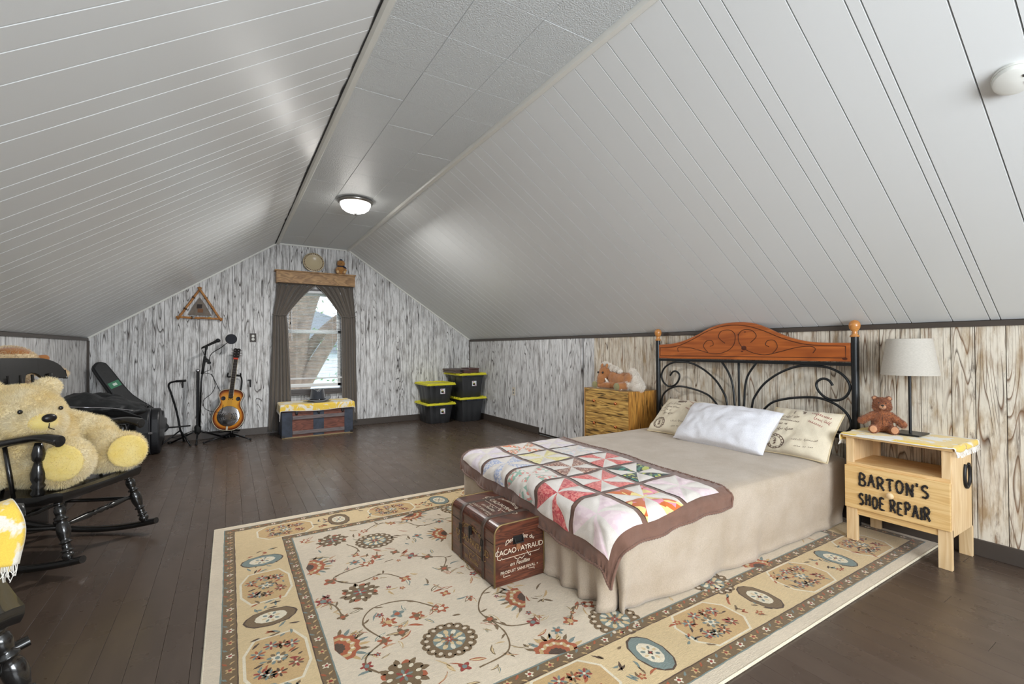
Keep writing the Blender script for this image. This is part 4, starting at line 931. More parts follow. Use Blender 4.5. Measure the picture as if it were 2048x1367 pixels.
LET = {'B': [[(.05, 0), (.1, 1), (.5, 1.0), (.72, .8), (.5, .56), (.14, .52)], [(.14, .52), (.6, .48), (.8, .24), (.55, .0), (.0, .02)]], 'A': [[(0, 0), (.25, .55), (.42, 1), (.6, .5), (.8, 0)], [(.2, .40), (.68, .44)]],
 'R': [[(.08, 0), (.1, .5), (.05, 1), (.5, 1.02), (.72, .78), (.5, .52), (.15, .5)], [(.35, .5), (.55, .3), (.85, 0)]], 'T': [[(.0, .92), (.4, 1), (.85, .96)], [(.42, .98), (.38, .5), (.45, 0)]],
 'O': [[(.4, 1), (.12, .85), (.02, .45), (.2, .05), (.5, .0), (.75, .3), (.75, .75), (.4, 1)]], 'N': [[(.08, 0), (.1, .5), (.08, 1), (.4, .55), (.72, .02), (.72, .5), (.78, 1)]], 'S': [[(.7, .85), (.45, 1), (.12, .86), (.12, .62), (.45, .5), (.7, .3), (.5, .04), (.1, .08)]],
 'H': [[(.08, 0), (.1, 1)], [(.7, 0), (.68, 1)], [(.1, .48), (.68, .52)]], 'E': [[(.72, .98), (.15, .98), (.1, .5), (.12, .02), (.74, .0)], [(.1, .5), (.6, .52)]], 'P': [[(.1, 0), (.12, .5), (.05, 1), (.5, 1.03), (.75, .78), (.5, .5), (.15, .5)]], 'I': [[(.3, 0), (.28, 1)]], "'": [[(.2, 1.1), (.12, .85)]]}
m_rope = mat('black_rope_lettering', (30, 24, 22), .8, nz=(300, .3), bmp=(300, .8))
def rope(word, ya, yb, zb, h, gaps):
    b = MB(); n = sum(gaps.get(c, 1) for c in word); u = 0; k = (ya - yb) / n; r = random.Random(len(word))
    for c in word:
        g = gaps.get(c, 1)
        for P in LET.get(c, []):
            dz = .004 * sin(u * 2.1); Q = smooth_path([(NX0 - .0165, ya - (u + x * .86 * (g if c in "I'" else 1)) * k, zb + dz + z * h) for x, z in P], 6)
            Q = [q + V((0, .0009 * sin(i * 2.4), .0009 * cos(i * 2.1))) for i, q in enumerate(Q)]
            b.tube(Q, [.0052 + .0011 * sin(i * 1.9) for i in range(len(Q))], 6)
        u += g
    return b
obj('upper_lettering', rope("BARTON'S", 1.216, .892, .343, .066, {"'": .5}), m_rope, dwr, smooth=2)
obj('lower_lettering', rope("SHOE REPAIR", 1.218, .893, .232, .064, {' ': .5, 'I': .45}), m_rope, dwr, smooth=2)
sh = [(.046 * cos(t) * (1 if abs(t) < 9 else 1), .060 * sin(t)) for t in [pi * (.93 + 1.14 * i / 24) for i in range(25)]]
shp = smooth_path([(.026, .060, 0), (.040, .030, 0), (.044, -.010, 0), (.032, -.045, 0), (0, -.062, 0), (-.032, -.045, 0), (-.044, -.010, 0), (-.040, .030, 0), (-.026, .060, 0)], 5)
obj('horseshoe', MB().tube([(3.352 + p.x * .92, NY0 - .004, .455 + p.y) for p in shp], [.0095] * len(shp), 8), m_iron, ns, smooth=2)
# yellow and white cloth runner
def towelmat(name, ax):
    t = NT(name); v = t.coord(rand=False); n = t.noise(v, 7, 4, .6, .8); n2 = t.ramp(n, [(.50, 0.), (.55, 1.)])
    g = t.ramp(t.noise(v, 420, 2), [(.3, .88), (.7, 1.06)]); a = t.mix(n2, lin((238, 202, 84)), lin((234, 228, 214)))
    t.set(Base_Color=t.mix(1.0, a, g, 'MULTIPLY'), Roughness=.95, Sheen_Weight=.4); t.bump(t.noise(v, 300, 3), .5, .002); return t.m
m_tow = towelmat('yellow_white_jacquard_terry', 0); m_towb = clothmat('white_terry_back', (230, 224, 212), 8, .04, 400); m_frg = mat('white_cotton_fringe', (236, 232, 224), .9)
rn = thing('table_runner', 'yellow and white cloth with fringe covering the top of the nightstand', 'cloth', (3.29, 1.05, NH))
def runf(u, v):
    y = 1.355 - u * .578; x = 3.096 + v * .392; z = NH + .0045; e0 = y - (NY1 + .010); e1 = (NY0 - .010) - y; d = max(e0, e1)
    x += .016 * (abs(u - .5) * 2) ** 6 * (1 if v < .5 else -1)
    if d > 0:
        o, dr_ = drape(d, .012); z -= dr_; y = (NY1 + .010 + o) if e0 > 0 else (NY0 - .010 - o); z += .004 * sin(v * 19 + u); y += (.006 * sin(v * 16)) * min(1, d * 20)
    f = (NX0 - .014) - x
    if f > 0: z -= f * .55
    return x, y, z
obj('cloth', MB().grid(runf, 70, 24), m_tow, rn, smooth=2, solid=.003)
for v in (0, 1): obj('hem', MB().tube([V(runf(i / 60, v)) + V((0, 0, -.0005)) for i in range(61)], .0028, 5), m_frg, rn, smooth=2)
fb = MB()
for u in (0, 1):
    for i in range(70):
        p = V(runf(u, (i + .5) / 70)); s_ = 1 if u == 0 else -1; fb.tube([p, p + V((rnd.uniform(-.004, .004), s_ * .004, -.012)), p + V((rnd.uniform(-.006, .006), s_ * .006 + rnd.uniform(-.003, .003), -.026))], .0012, 4)
tag(obj('fringe', fb, m_frg, rn), None, None, kind='stuff')
# lamp
lp = thing('table_lamp', 'table lamp with grey beige drum shade on a thin black stem on the nightstand', 'lamp', (3.37, 1.06, NH + .007))
obj('base', MB().box((3.285, .995, NH + .007), (3.445, 1.125, NH + .016)), m_blackm, lp, bev=.002)
obj('stem', MB().lathe([(.0075, NH + .015), (.0075, 1.0)], 14, Matrix.Translation((3.37, 1.06, 0))), m_blackm, lp, smooth=True)
t_ = NT('linen_lampshade'); v = t_.coord(scale=(1, 1, 6)); t_.set(Base_Color=t_.mix(t_.ramp(t_.noise(v, 90, 3), [(.3, 0.), (.7, 1.)]), lin((182, 176, 166)), lin((200, 194, 184))), Roughness=.85, Subsurface_Weight=.0); m_shade = t_.m
obj('shade', MB().lathe([(.134, .978), (.1345, .982), (.103, 1.186), (.1025, 1.188), (.1005, 1.186), (.132, .982)], 48, Matrix.Translation((3.37, 1.06, 0)), caps=False), m_shade, lp, smooth=2)
obj('socket', MB().lathe([(.012, .985), (.016, .99), (.016, 1.03), (.012, 1.035)], 14, Matrix.Translation((3.37, 1.06, 0))), m_blackm, lp, smooth=2)
fr_ = MB()
for k in range(3): a = 2 * pi * k / 3 + .4; fr_.tube([(3.37, 1.06, 1.03), (3.37 + .115 * cos(a), 1.06 + .115 * sin(a), 1.06)], .0018, 5)
obj('shade_spider', fr_, m_blackm, lp)
obj('bulb', MB().ball((3.37, 1.06, 1.065), (.028, .028, .038)), mat('unlit_bulb', (236, 236, 232), .2), lp, smooth=2)

# ================================================================ plush toys
m_noseb = mat('black_plush_nose', (26, 22, 22), .35); m_eye = mat('black_bead_eye', (12, 12, 14), .12, coat=1)
def furmat(name, c, c2, nsc=14, rough=.9):
    t = NT(name); t.set(Base_Color=t.mix(t.ramp(t.noise(t.coord(), nsc, 4), [(.3, 0.), (.7, 1.)]), lin(c), lin(c2)), Roughness=rough, Sheen_Weight=.5, Specular_IOR_Level=.2); return t.m
def plush(parent, parts, vox, m, n, L, wd, name='body', droop=.3, it=5):
    me = blob(parts, vox, it); p = MB(); f = fur(me, n, L, wd, droop, seed=n)
    o = obj(name, me, m, parent, smooth=2, local=True)
    fo = obj(name + '_fur' if name != 'body' else 'fur', f, m, o, local=True); fo['kind'] = 'stuff'; return o
def teddy(name, label, loc, rotz, s, cols, n, furl, furw, paw=None, extras=None, lean=0, group=None, hscale=1.0, pose=None):
    """sitting bear, local +x is the way it faces, z up, s = sitting height"""
    t = thing(name, label, 'soft toy', loc, rotz, group); m = furmat(name + label[:9], *cols); mp = furmat('pad' + label[:9], *(paw or cols))
    P = lambda x, y, z: (x * s, y * s, z * s); Rr = lambda a, b, c: (a * s, b * s, c * s)
    body = [(P(0, 0, .27), Rr(.20, .21, .27)), (P(.02, 0, .14), Rr(.21, .22, .14)), (P(.02, .0, .48), Rr(.12, .15, .12))]
    arms = pose or [[(.06, .17, .42), (.16, .24, .32), (.24, .26, .24)], [(.06, -.17, .42), (.16, -.24, .32), (.24, -.26, .24)]]
    for A in arms:
        for i in range(5):
            k = i / 4; q = V(A[0]).lerp(V(A[1]), k * 2) if k < .5 else V(A[1]).lerp(V(A[2]), k * 2 - 1); body.append((P(*q), Rr(.075 + .012 * k, .075 + .012 * k, .075 + .012 * k)))
    for sy in (1, -1):
        for i in range(5): k = i / 4; body.append((P(.10 + .28 * k, sy * (.13 + .07 * k), .085), Rr(.09, .09, .088)))
        body.append((P(.42, sy * .21, .11), Rr(.055, .095, .11)))
    b = plush(t, body, .016 * s / .4 * .7, m, n, furl, furw)
    hx = lean; head = [(P(.03 + hx, 0, .70), Rr(.17 * hscale, .185 * hscale, .165 * hscale)), (P(.15 + hx, 0, .66), Rr(.10 * hscale, .10 * hscale, .08 * hscale))]
    for sy in (1, -1): head.append((P(.0 + hx, sy * .145, .85), Rr(.035, .065, .062))); head.append((P(.05 + hx, sy * .10, .62), Rr(.1, .1, .09)))
    h = plush(t, head, .014 * s / .4 * .7, m, n // 2, furl, furw, 'head', .1)
    mz = obj('muzzle', MB().ball(P(.20 + hx, 0, .655), Rr(.075, .078, .062), 16, 10), mp, h, local=True, smooth=2)
    obj('nose', MB().ball(P(.268 + hx, 0, .690), Rr(.022, .036, .024), 14, 8), m_noseb, h, local=True, smooth=2)
    obj('mouth', MB().tube([P(.277 + hx, 0, .668), P(.274 + hx, 0, .640), P(.262 + hx, .028, .622)], .004 * s, 5).tube([P(.274 + hx, 0, .640), P(.262 + hx, -.028, .622)], .004 * s, 5), m_noseb, h, local=True)
    for sy in (1, -1):
        obj('eye', MB().ball(P(.178 + hx, sy * .068, .745), Rr(.014, .017, .018), 10, 6), m_eye, h, local=True, smooth=2)
        obj('paw_pad', MB().ball(P(.468, sy * .21, .11), Rr(.014, .075, .085), 16, 8), mp, t, local=True, smooth=2)
        obj('inner_ear', MB().ball(P(.034 + hx, sy * .147, .85), Rr(.012, .042, .042), 12, 6), mp, h, local=True, smooth=2)
    return t, P
tb, Pb = teddy('teddy_bear', 'small brown teddy bear sitting beside the lamp on the nightstand', (3.330, 1.182, NH + .008), pi + .42, .232, ((128, 72, 42), (176, 112, 72), 40), 9000, .0075, .0010, ((190, 136, 100), (204, 152, 116)), pose=[[(.04, .17, .44), (.08, .28, .34), (.10, .40, .22)], [(.04, -.17, .44), (.08, -.28, .36), (.08, -.42, .26)]])
obj('stitching', MB().tube([Pb(.20, 0, .45), Pb(.215, 0, .3), Pb(.20, 0, .12)], .0008, 4), m_noseb, tb, local=True)

# ================================================================ dresser
m_dw = wood('scorched_pine_front', (206, 164, 88), (226, 186, 108), (110, 66, 24), (6, 2.4, 30), 5, .4, 0, .7, .3, burn=.9)
m_ds = wood('scorched_pine_side', (204, 140, 58), (222, 168, 84), (110, 60, 18), (34, 30, 2.4), 6, .4, 0, .7, .3, burn=.8)
dz = thing('dresser', 'torch burnt pine dresser with three drawers and copper knobs left of the bed', 'dresser', (3.29, 3.30, 0))
DX0, DX1, DY0_, DY1_, DH = 3.092, 3.474, 2.987, 3.614, .738
for y0, y1 in ((DY0_, DY0_ + .018), (DY1_ - .018, DY1_)): obj('side_panel', MB().box((DX0, y0, 0), (DX1, y1, DH)), m_ds, dz, bev=.0015)
obj('top', MB().box((DX0 - .002, DY0_ + .018, DH - .020), (DX1, DY1_ - .018, DH - .003)), m_dw, dz, bev=.002)
obj('back_panel', MB().box((DX1 - .006, DY0_ + .018, .02), (DX1, DY1_ - .018, DH - .02)), m_ds, dz)
obj('plinth', MB().box((DX0 + .01, DY0_ + .018, .0), (DX0 + .024, DY1_ - .018, .06)), m_dw, dz)
m_cop = mat('copper_knob', (206, 128, 84), .22, 1)
for k in range(3):
    z0 = .065 + k * .2185; d = obj('drawer', MB().box((DX0 - .002, DY0_ + .021, z0), (DX0 + .014, DY1_ - .021, z0 + .213)), m_dw, dz, bev=.0018)
    for y in (DY0_ + .165, DY1_ - .165): obj('knob', MB().lathe([(.007, 0), (.008, .010), (.014, .015), (.0155, .021), (.012, .026), (.001, .028)], 16, Matrix.Translation((DX0 - .002, y, z0 + .115)) @ Euler((0, -pi / 2, 0)).to_matrix().to_4x4()), m_cop, d, smooth=2)
# plush horse
hs = thing('plush_horse', 'brown plush horse with white mane and tail lying on the dresser', 'soft toy', (3.24, 3.295, DH))
m_hb = furmat('brown_velour', (158, 104, 62), (184, 128, 82), 20); m_hw = furmat('white_long_plush', (238, 228, 216), (246, 240, 230), 12); m_hf = furmat('olive_hoof', (128, 122, 84), (146, 138, 98), 30)
z0 = DH
E_ = [((3.24, 3.19, z0 + .095), (.065, .135, .07), (0, 0, .1)), ((3.24, 3.08, z0 + .10), (.07, .075, .08)), ((3.235, 3.30, z0 + .11), (.055, .08, .065), (-.5, 0, 0)), ((3.21, 3.385, z0 + .155), (.045, .05, .07), (.3, .2, 0))]
for i in range(6): k = i / 5; E_.append(((3.20 - .05 * k, 3.22 + .20 * k, z0 + .034), (.032, .04, .03)))
for i in range(6): k = i / 5; E_.append(((3.24 - .11 * k, 3.08 + .06 * k, z0 + .045 - .008 * k), (.045 - .008 * k, .045, .038)))
plush(hs, [(tuple(a - b for a, b in zip(e[0], (3.24, 3.27, DH))),) + tuple(e[1:]) for e in E_], .008, m_hb, 6000, .005, .0010)
hd = plush(hs, [((-.05, .125, .160), (.052, .052, .060), (0, 0, 0)), ((-.075, .135, .105), (.045, .045, .056), (0, .2, 0)), ((-.085, .138, .068), (.040, .042, .036))], .008, m_hb, 3000, .005, .0010, 'head')
for dx, dy in ((-.062, .145), (-.05, .09)): obj('ear', MB().ball((dx, dy, .222), (.012, .016, .026), 12, 8, M=Euler((0, .3, 0)).to_matrix().to_4x4()), m_hb, hd, local=True, smooth=2)
for dy in (.168, .10): obj('eye', MB().ball((-.094, dy, .158), (.010, .010, .012), 10, 6), m_eye, hd, local=True, smooth=2)
for c in ((-.118, .185, .036), (-.128, -.130, .036)):
    l = obj('leg_cuff', MB().ball((c[0] + .03, c[1] - .012, c[2]), (.032, .036, .036), 16, 10), m_hw, hs, local=True, smooth=2)
    obj('hoof', MB().ball((c[0] - .005, c[1] + .002, c[2]), (.022, .036, .036), 16, 10), m_hf, hs, local=True, smooth=2)
def tuft(parent, name, P, r, n, L, m, droop=.6):
    me = blob([(p, (r * k, r * k, r * k)) for p, k in P], .01, 3); o = obj(name, me, m, parent, smooth=2, local=True); f = fur(me, n, L, .0012, droop, 4); fo = obj(name + '_fur', f, m, o, local=True); fo['kind'] = 'stuff'
tuft(hs, 'mane', [((-.01 - .005 * i, .12 - .055 * i + .03, .225 - .012 * i), 1 - .10 * i) for i in range(5)] + [((-.03, .16, .215), .8)], .036, 6000, .016, m_hw, .3)
tuft(hs, 'tail', [((.0, -.205 - .016 * i, .170 - .032 * i), 1.0 + .16 * i) for i in range(5)] + [((-.01, -.19, .12), 1.2), ((-.02, -.195, .06), 1.4)], .036, 9000, .018, m_hw, .6)
obj('neck_ribbon', MB().tube([(-.075, .085, .10), (-.07, .072, .075), (-.05, .07, .06)], .008, 6), m_hw, hs, local=True)

# ================================================================ storage bins in the corner
m_bin = mat('black_storage_plastic', (52, 53, 55), .38, bmp=(60, .1)); m_lid = mat('yellow_lid_plastic', (224, 216, 58), .4); m_stk = mat('white_sticker', (224, 226, 232), .4)
def storage_bin(label, cx, cy, z, w_, d_, h, sticker=True):
    t = thing('storage_bin', label, 'storage bin', (cx, cy, z), 0, 'black storage bins with yellow lids')
    b = MB(); 
    def ring(k, zz, ribs=1):
        P = []; a = (w_ / 2 - .028) * k; c = (d_ / 2 - .028) * k; r = .03; n = 13
        def side(x0, y0, x1, y1, nx, ny):
            for i in range(n):
                t0 = i / n; off = .006 * ribs * (1 if i % 4 in (1, 2) else 0); P.append((x0 + (x1 - x0) * t0 + nx * (off - .006), y0 + (y1 - y0) * t0 + ny * (off - .006), zz))
        side(-a + r, -c, a - r, -c, 0, -1); side(a, -c + r, a, c - r, 1, 0); side(a - r, c, -a + r, c, 0, 1); side(-a, c - r, -a, -c + r, -1, 0); return P
    rs = [(.80, .0), (.835, .012), (.90, h * .45), (.975, h - .05), (1.0, h - .045), (1.0, h - .02)]
    R_ = [ring(k, zz) for k, zz in rs]; n = len(R_[0]); vs = [p for r_ in R_ for p in r_]
    fs = [(i * n + j, i * n + (j + 1) % n, (i + 1) * n + (j + 1) % n, (i + 1) * n + j) for i in range(len(R_) - 1) for j in range(n)] + [tuple(reversed(range(n)))]
    obj('tub', MB().add(vs, fs), m_bin, t, local=True, smooth=True)
    l = MB(); W, D = w_ / 2, d_ / 2
    l.box((-W, -D, h - .026), (W, D, h - .006), ch=.008)
    l.box((-W + .01, -D + .01, h - .008), (W - .01, -D + .035, h + .006), ch=.004).box((-W + .01, D - .035, h - .008), (W - .01, D - .01, h + .006), ch=.004).box((-W + .01, -D + .02, h - .008), (-W + .035, D - .02, h + .006), ch=.004).box((W - .035, -D + .02, h - .008), (W - .01, D - .02, h + .006), ch=.004)
    for i in range(7):
        y = -D + .05 + i * (d_ - .1) / 6
        for sx in (-1, 1): l.box((sx * (W - .012) - .012, y - .018, h - .006), (sx * (W - .012) + .012, y + .018, h + .010), ch=.004)
    for i in (-1, 0, 1): 
        for sy in (-1, 1): l.box((i * w_ * .3 - .045, sy * (D - .014) - .012, h - .006), (i * w_ * .3 + .045, sy * (D - .014) + .012, h + .010), ch=.004)
    l.box((-W * .55, -D * .55, h - .006), (W * .55, D * .55, h - .002), ch=.001)
    obj('lid', l, m_lid, t, local=True)
    if sticker:
        o = obj('sticker', MB().box((-.01, -D + .024 + .008, h * .48), (.065, -D + .026 + .010, h * .48 + .078)), m_stk, t, local=True)
        M = Euler((0, 0, 0)).to_matrix(); fy = -D + .030
        obj('printed_picture', MB().add([(0, fy, h * .48 + .038), (.005, fy, h * .48 + .016), (.028, fy, h * .48 + .012), (.042, fy, h * .48 + .020), (.044, fy, h * .48 + .042)], [(0, 1, 2, 3, 4)]), mat('sticker_black', (24, 24, 28), .5), o, local=True)
        obj('printed_lid', MB().add([(.0, fy, h * .48 + .042), (.02, fy, h * .48 + .038), (.045, fy, h * .48 + .044), (.025, fy, h * .48 + .052)], [(0, 1, 2, 3)]), m_lid, o, local=True)
        obj('printed_marks', MB().add([(.0, fy, h * .48 + .060), (.022, fy, h * .48 + .060), (.022, fy, h * .48 + .070), (.0, fy, h * .48 + .070)], [(0, 1, 2, 3)]).add([(.030, fy, h * .48 + .008), (.056, fy, h * .48 + .008), (.056, fy, h * .48 + .018), (.030, fy, h * .48 + .018)], [(0, 1, 2, 3)]), mat('sticker_red', (190, 60, 60), .5), o, local=True)
    for sx in (-1, 1): obj('latch_clip', MB().box((sx * .09 - .03, -D - .004, h - .045), (sx * .09 + .03, -D + .006, h - .026), ch=.003), mat('blue_black_clip', (34, 44, 66), .4), t, local=True)
    return t
storage_bin('black storage bin with yellow lid on the floor in the left stack', 2.728, 6.73, 0, .475, .56, .305)
storage_bin('black storage bin with yellow lid on top of the left stack', 2.728, 6.73, .308, .475, .56, .295)
storage_bin('large black storage bin with yellow lid on the floor in the corner stack', 3.222, 6.68, 0, .475, .62, .372, False)
storage_bin('large black storage bin with yellow lid on top of the corner stack', 3.222, 6.68, .375, .475, .62, .368)
m_mar = mat('dull_maroon_box', (88, 58, 56), .5, nz=(14, .12)); m_mar2 = mat('brown_case_vinyl', (92, 76, 72), .5, nz=(20, .1))
bx = thing('flat_case', 'long flat brown case lying across the back of the top corner bin', 'case', (3.12, 6.72, .758))
obj('base', MB().box((2.96, 6.48, .752), (3.20, 6.95, .785)), m_mar2, bx, bev=.006); obj('lid', MB().box((2.955, 6.475, .787), (3.205, 6.955, .812)), m_mar2, bx, bev=.006); obj('clasp', MB().box((3.05, 6.468, .775), (3.10, 6.476, .80)), m_iron, bx)
b2 = thing('box', 'small maroon box at the front of the top corner bin', 'box', (3.18, 6.50, .756)); obj('base', MB().box((3.08, 6.40, .752), (3.20, 6.475, .775)), m_mar, b2, bev=.004); obj('lid', MB().box((3.077, 6.397, .776), (3.203, 6.472, .790)), m_mar, b2, bev=.003)
b3 = thing('box', 'maroon box standing at the right end of the top corner bin', 'box', (3.30, 6.62, .756)); obj('base', MB().box((3.21, 6.50, .752), (3.385, 6.78, .800)), m_mar, b3, bev=.005); obj('lid', MB().box((3.207, 6.497, .802), (3.388, 6.783, .825)), m_mar, b3, bev=.004)
# ================================================================ rocking chairs
m_lac = mat('black_lacquered_wood', (24, 23, 22), .24, nz=(8, .25), coat=.5, spec=.6)
LEGP = [(.016, 0), (.019, .03), (.024, .06), (.026, .09), (.020, .12), (.016, .135), (.025, .15), (.026, .165), (.016, .18), (.019, .21), (.017, .25), (.016, .27), (.026, .285), (.026, .30), (.018, .315), (.022, .36), (.028, .44), (.029, .52), (.026, .58), (.018, .635), (.026, .65), (.026, .67), (.016, .69), (.022, .74), (.025, .80), (.022, .86), (.015, .885), (.024, .90), (.022, .925), (.015, .95), (.014, 1)]
SPP = [(.012, 0), (.014, .05), (.022, .07), (.022, .085), (.014, .10), (.017, .16), (.024, .26), (.023, .32), (.014, .40), (.012, .42), (.019, .44), (.019, .46), (.013, .48), (.018, .58), (.020, .66), (.013, .74), (.019, .76), (.019, .78), (.012, .80), (.012, .9), (.012, 1)]
STP = [(.010, 0), (.011, .1), (.017, .28), (.018, .34), (.011, .39), (.016, .41), (.011, .44), (.017, .50), (.011, .56), (.016, .59), (.011, .61), (.018, .66), (.017, .72), (.011, .9), (.010, 1)]
def rocking_chair(label, loc, rz):
    """local +x faces front, origin on the floor below the middle of the front edge"""
    t = thing('rocking_chair', label, 'chair', loc, rz, None)
    sz = .405
    def top(u, v):   # seat outline: rounded front, dished
        x = -.50 + .50 * u; w_ = (.27 + .025 * u) * (1 if u < .85 else 1 - (u - .85) * .55); y = (v * 2 - 1) * w_
        return x - .0 * y, y, u
    def zz(x, y): return sz + .040 * (x + .0) * .9 + .014 * exp(-((x + .03) / .06) ** 2) - .012 * (1 - (y / .3) ** 2) * (1 if x > -.48 else .6)
    s = MB(); s.grid(lambda u, v: (lambda p: (p[0], p[1], zz(p[0], p[1])))(top(u, v)), 20, 16)
    s.grid(lambda u, v: (lambda p: (p[0] - .008, p[1] * .97, zz(p[0], 0) - .040))(top(u, 1 - v)), 20, 16)
    n = 20
    s.grid(lambda u, v: (lambda p, q: [p[i] + (q[i] - p[i]) * v for i in range(3)])((lambda p: (p[0] - .008, p[1] * .97, zz(p[0], 0) - .040))(E(u)), (lambda p: (p[0], p[1], zz(p[0], p[1])))(E(u))), 72, 2) if False else None
    def E(k):   # perimeter
        k = k * 4
        if k < 1: return top(k, 0)
        if k < 2: return top(1, k - 1)
        if k < 3: return top(3 - k, 1)
        return top(0, 4 - k)
    def side(u, v):
        p = E(u % 1.0); a = (p[0] - .008, p[1] * .97, zz(p[0], 0) - .040); b = (p[0], p[1], zz(p[0], p[1])); e = .006 * sin(pi * v); d = V((p[0] + .25, p[1], 0)).normalized() * e
        return a[0] + (b[0] - a[0]) * v + d.x, a[1] + (b[1] - a[1]) * v + d.y, a[2] + (b[2] - a[2]) * v
    s.grid(side, 80, 4); obj('seat', s, m_lac, t, local=True, smooth=True)
    Zs = lambda x: zz(x, .2) - .03
    RZ = lambda x: .028 + .115 * ((x + .28) / .48) ** 2 * .62    # rocker curve
    for sy in (-1, 1):
        y = sy * .266
        rk = MB(); xs = [-.84 + i * (.935) / 30 for i in range(31)]; 
        rk.tube([(x, y, RZ(x)) for x in xs], [.022] * 31, 4 * 3, flat=.85); obj('rocker', rk, m_lac, t, local=True, smooth=True)
        for xt, xb in ((-.058, .028), (-.42, -.49)):
            obj('leg', MB().turn((xb, y, RZ(xb) + .01), (xt, sy * .232, Zs(xt)), LEGP, 16), m_lac, t, local=True, smooth=2)
        obj('side_stretcher', MB().turn((-.445, sy * .235, .215), (-.03, sy * .235, .225), [(.009, 0), (.012, .3), (.012, .7), (.009, 1)], 10), m_lac, t, local=True, smooth=2)
        # back stile, arm post, arm spindle
        obj('back_stile', MB().turn((-.47, sy * .225, Zs(-.47) + .02), (-.575, sy * .300, 1.0), [(.016, 0), (.017, .05), (.024, .08), (.018, .11), (.024, .14), (.026, .17), (.018, .21), (.024, .24), (.017, .27), (.019, .4), (.021, .55), (.018, .72), (.016, .78), (.024, .82), (.017, .86), (.018, .90), (.013, 1)], 16), m_lac, t, local=True, smooth=2)
        obj('arm_post', MB().turn((-.125, sy * .265, Zs(-.1) + .02), (-.115, sy * .275, .675), [(.016, 0), (.022, .04), (.030, .10), (.022, .17), (.030, .22), (.022, .27), (.030, .36), (.031, .46), (.022, .58), (.017, .66), (.025, .70), (.028, .80), (.020, .92), (.014, 1)], 18), m_lac, t, local=True, smooth=2)
        for xx in (-.24, -.35): obj('arm_spindle', MB().turn((xx, sy * .265, Zs(xx) + .02), (xx - .03, sy * .285, .672), [(.008, 0), (.011, .4), (.009, 1)], 10), m_lac, t, local=True, smooth=2)
        ap = smooth_path([(-.545, sy * .262, .660), (-.45, sy * .285, .655), (-.32, sy * .300, .668), (-.18, sy * .292, .692), (-.10, sy * .283, .702), (-.03, sy * .280, .694), (-.005, sy * .280, .688)], 6)
        k = len(ap); am = MB(); vs = []
        for i, p in enumerate(ap):
            w_ = .020 + .016 * min(1, i / k * 1.6); h_ = .021 + .012 * max(0, (i / k - .70) / .30)
            if i > k - 3: w_ *= .80; h_ *= .85
            for j in range(12): a = 2 * pi * j / 12; vs.append((p.x, p.y + w_ * cos(a), p.z + h_ * sin(a) - (h_ - .021)))
        am.add(vs, [(i * 12 + j, i * 12 + (j + 1) % 12, (i + 1) * 12 + (j + 1) % 12, (i + 1) * 12 + j) for i in range(k - 1) for j in range(12)] + [tuple(reversed(range(12))), tuple(range((k - 1) * 12, k * 12))])
        obj('arm', am, m_lac, t, local=True, smooth=True)
    obj('front_stretcher', MB().turn((-.03, -.235, .235), (-.03, .235, .235), STP, 14), m_lac, t, local=True, smooth=2)
    obj('rear_stretcher', MB().turn((-.455, -.235, .205), (-.455, .235, .205), STP, 12), m_lac, t, local=True, smooth=2)
    for i in range(6):
        y = -.15 + i * .06; obj('back_spindle', MB().turn((-.465, y, Zs(-.46) + .02), (-.565, y * 1.18, 1.0), [(.008, 0), (.011, .3), (.010, .7), (.007, 1)], 10), m_lac, t, local=True, smooth=2)
    # crest rail, curved back, arched top and two arched cut-outs below
    tp_ = []; n = 48
    def zt(y): k = abs(y) / .395; return 1.103 - .006 * k - .098 * (1 - sqrt(max(0, 1 - (max(0, k - .66) / .345) ** 2)))
    def zb(y):
        k = abs(y); z = .965
        if .165 < k < .265: z = .965 + .040 * sqrt(max(0, 1 - ((k - .215) / .05) ** 2))
        elif k <= .165: z = .945 - .0 * k
        return z
    vs = []
    for i in range(n + 1):
        y = -.395 + .79 * i / n; xx = -.615 + .35 * y * y
        a, b_ = zb(y), max(zt(y), zb(y) + .012)
        for z, s_ in ((a, -1), (a, 1), (b_, 1), (b_, -1)): vs.append((xx + s_ * .011 - (z - .95) * .22, y, z))
    fs = [(i * 4 + j, i * 4 + (j + 1) % 4, (i + 1) * 4 + (j + 1) % 4, (i + 1) * 4 + j) for i in range(n) for j in range(4)] + [(0, 1, 2, 3), (n * 4 + 3, n * 4 + 2, n * 4 + 1, n * 4)]
    obj('crest_rail', MB().add(vs, fs), m_lac, t, local=True, bev=.004, smooth=True)
    return t
c1 = rocking_chair('black turned wood rocking chair holding the large cream teddy bear', (-.600, 3.46, 0), atan2(-.47, .883))
c2 = dup(c1, (-.612, 2.125, 0), atan2(.40, .91), 'black rocking chair cut off at the lower left with a yellow towel over its arm')
# ---------------------------------------------------------------- big cream bear on the rocking chair
ca, sa = cos(atan2(-.47, .883)), sin(atan2(-.47, .883))
bb = thing('teddy_bear', 'huge cream plush bear slumped in the black rocking chair', 'soft toy', (-.600, 3.46, .42), atan2(-.47, .883))
m_cream = furmat('cream_plush', (240, 218, 158), (250, 238, 206), 9); m_pad = furmat('yellow_plush_pad', (244, 218, 126), (250, 230, 160), 12)
body = [((-.36, 0, .16), (.17, .21, .20)), ((-.37, 0, .28), (.13, .18, .14)), ((-.32, 0, .10), (.19, .22, .12))]
for A in ([V((-.36, .15, .30)), V((-.22, .21, .245)), V((-.09, .15, .165))], [V((-.38, -.18, .28)), V((-.40, -.25, .18)), V((-.34, -.26, .09))]):
    for i in range(7): k = i / 6; q = A[0].lerp(A[1], k * 2) if k < .5 else A[1].lerp(A[2], k * 2 - 1); body.append((tuple(q), (.074, .070, .070)))
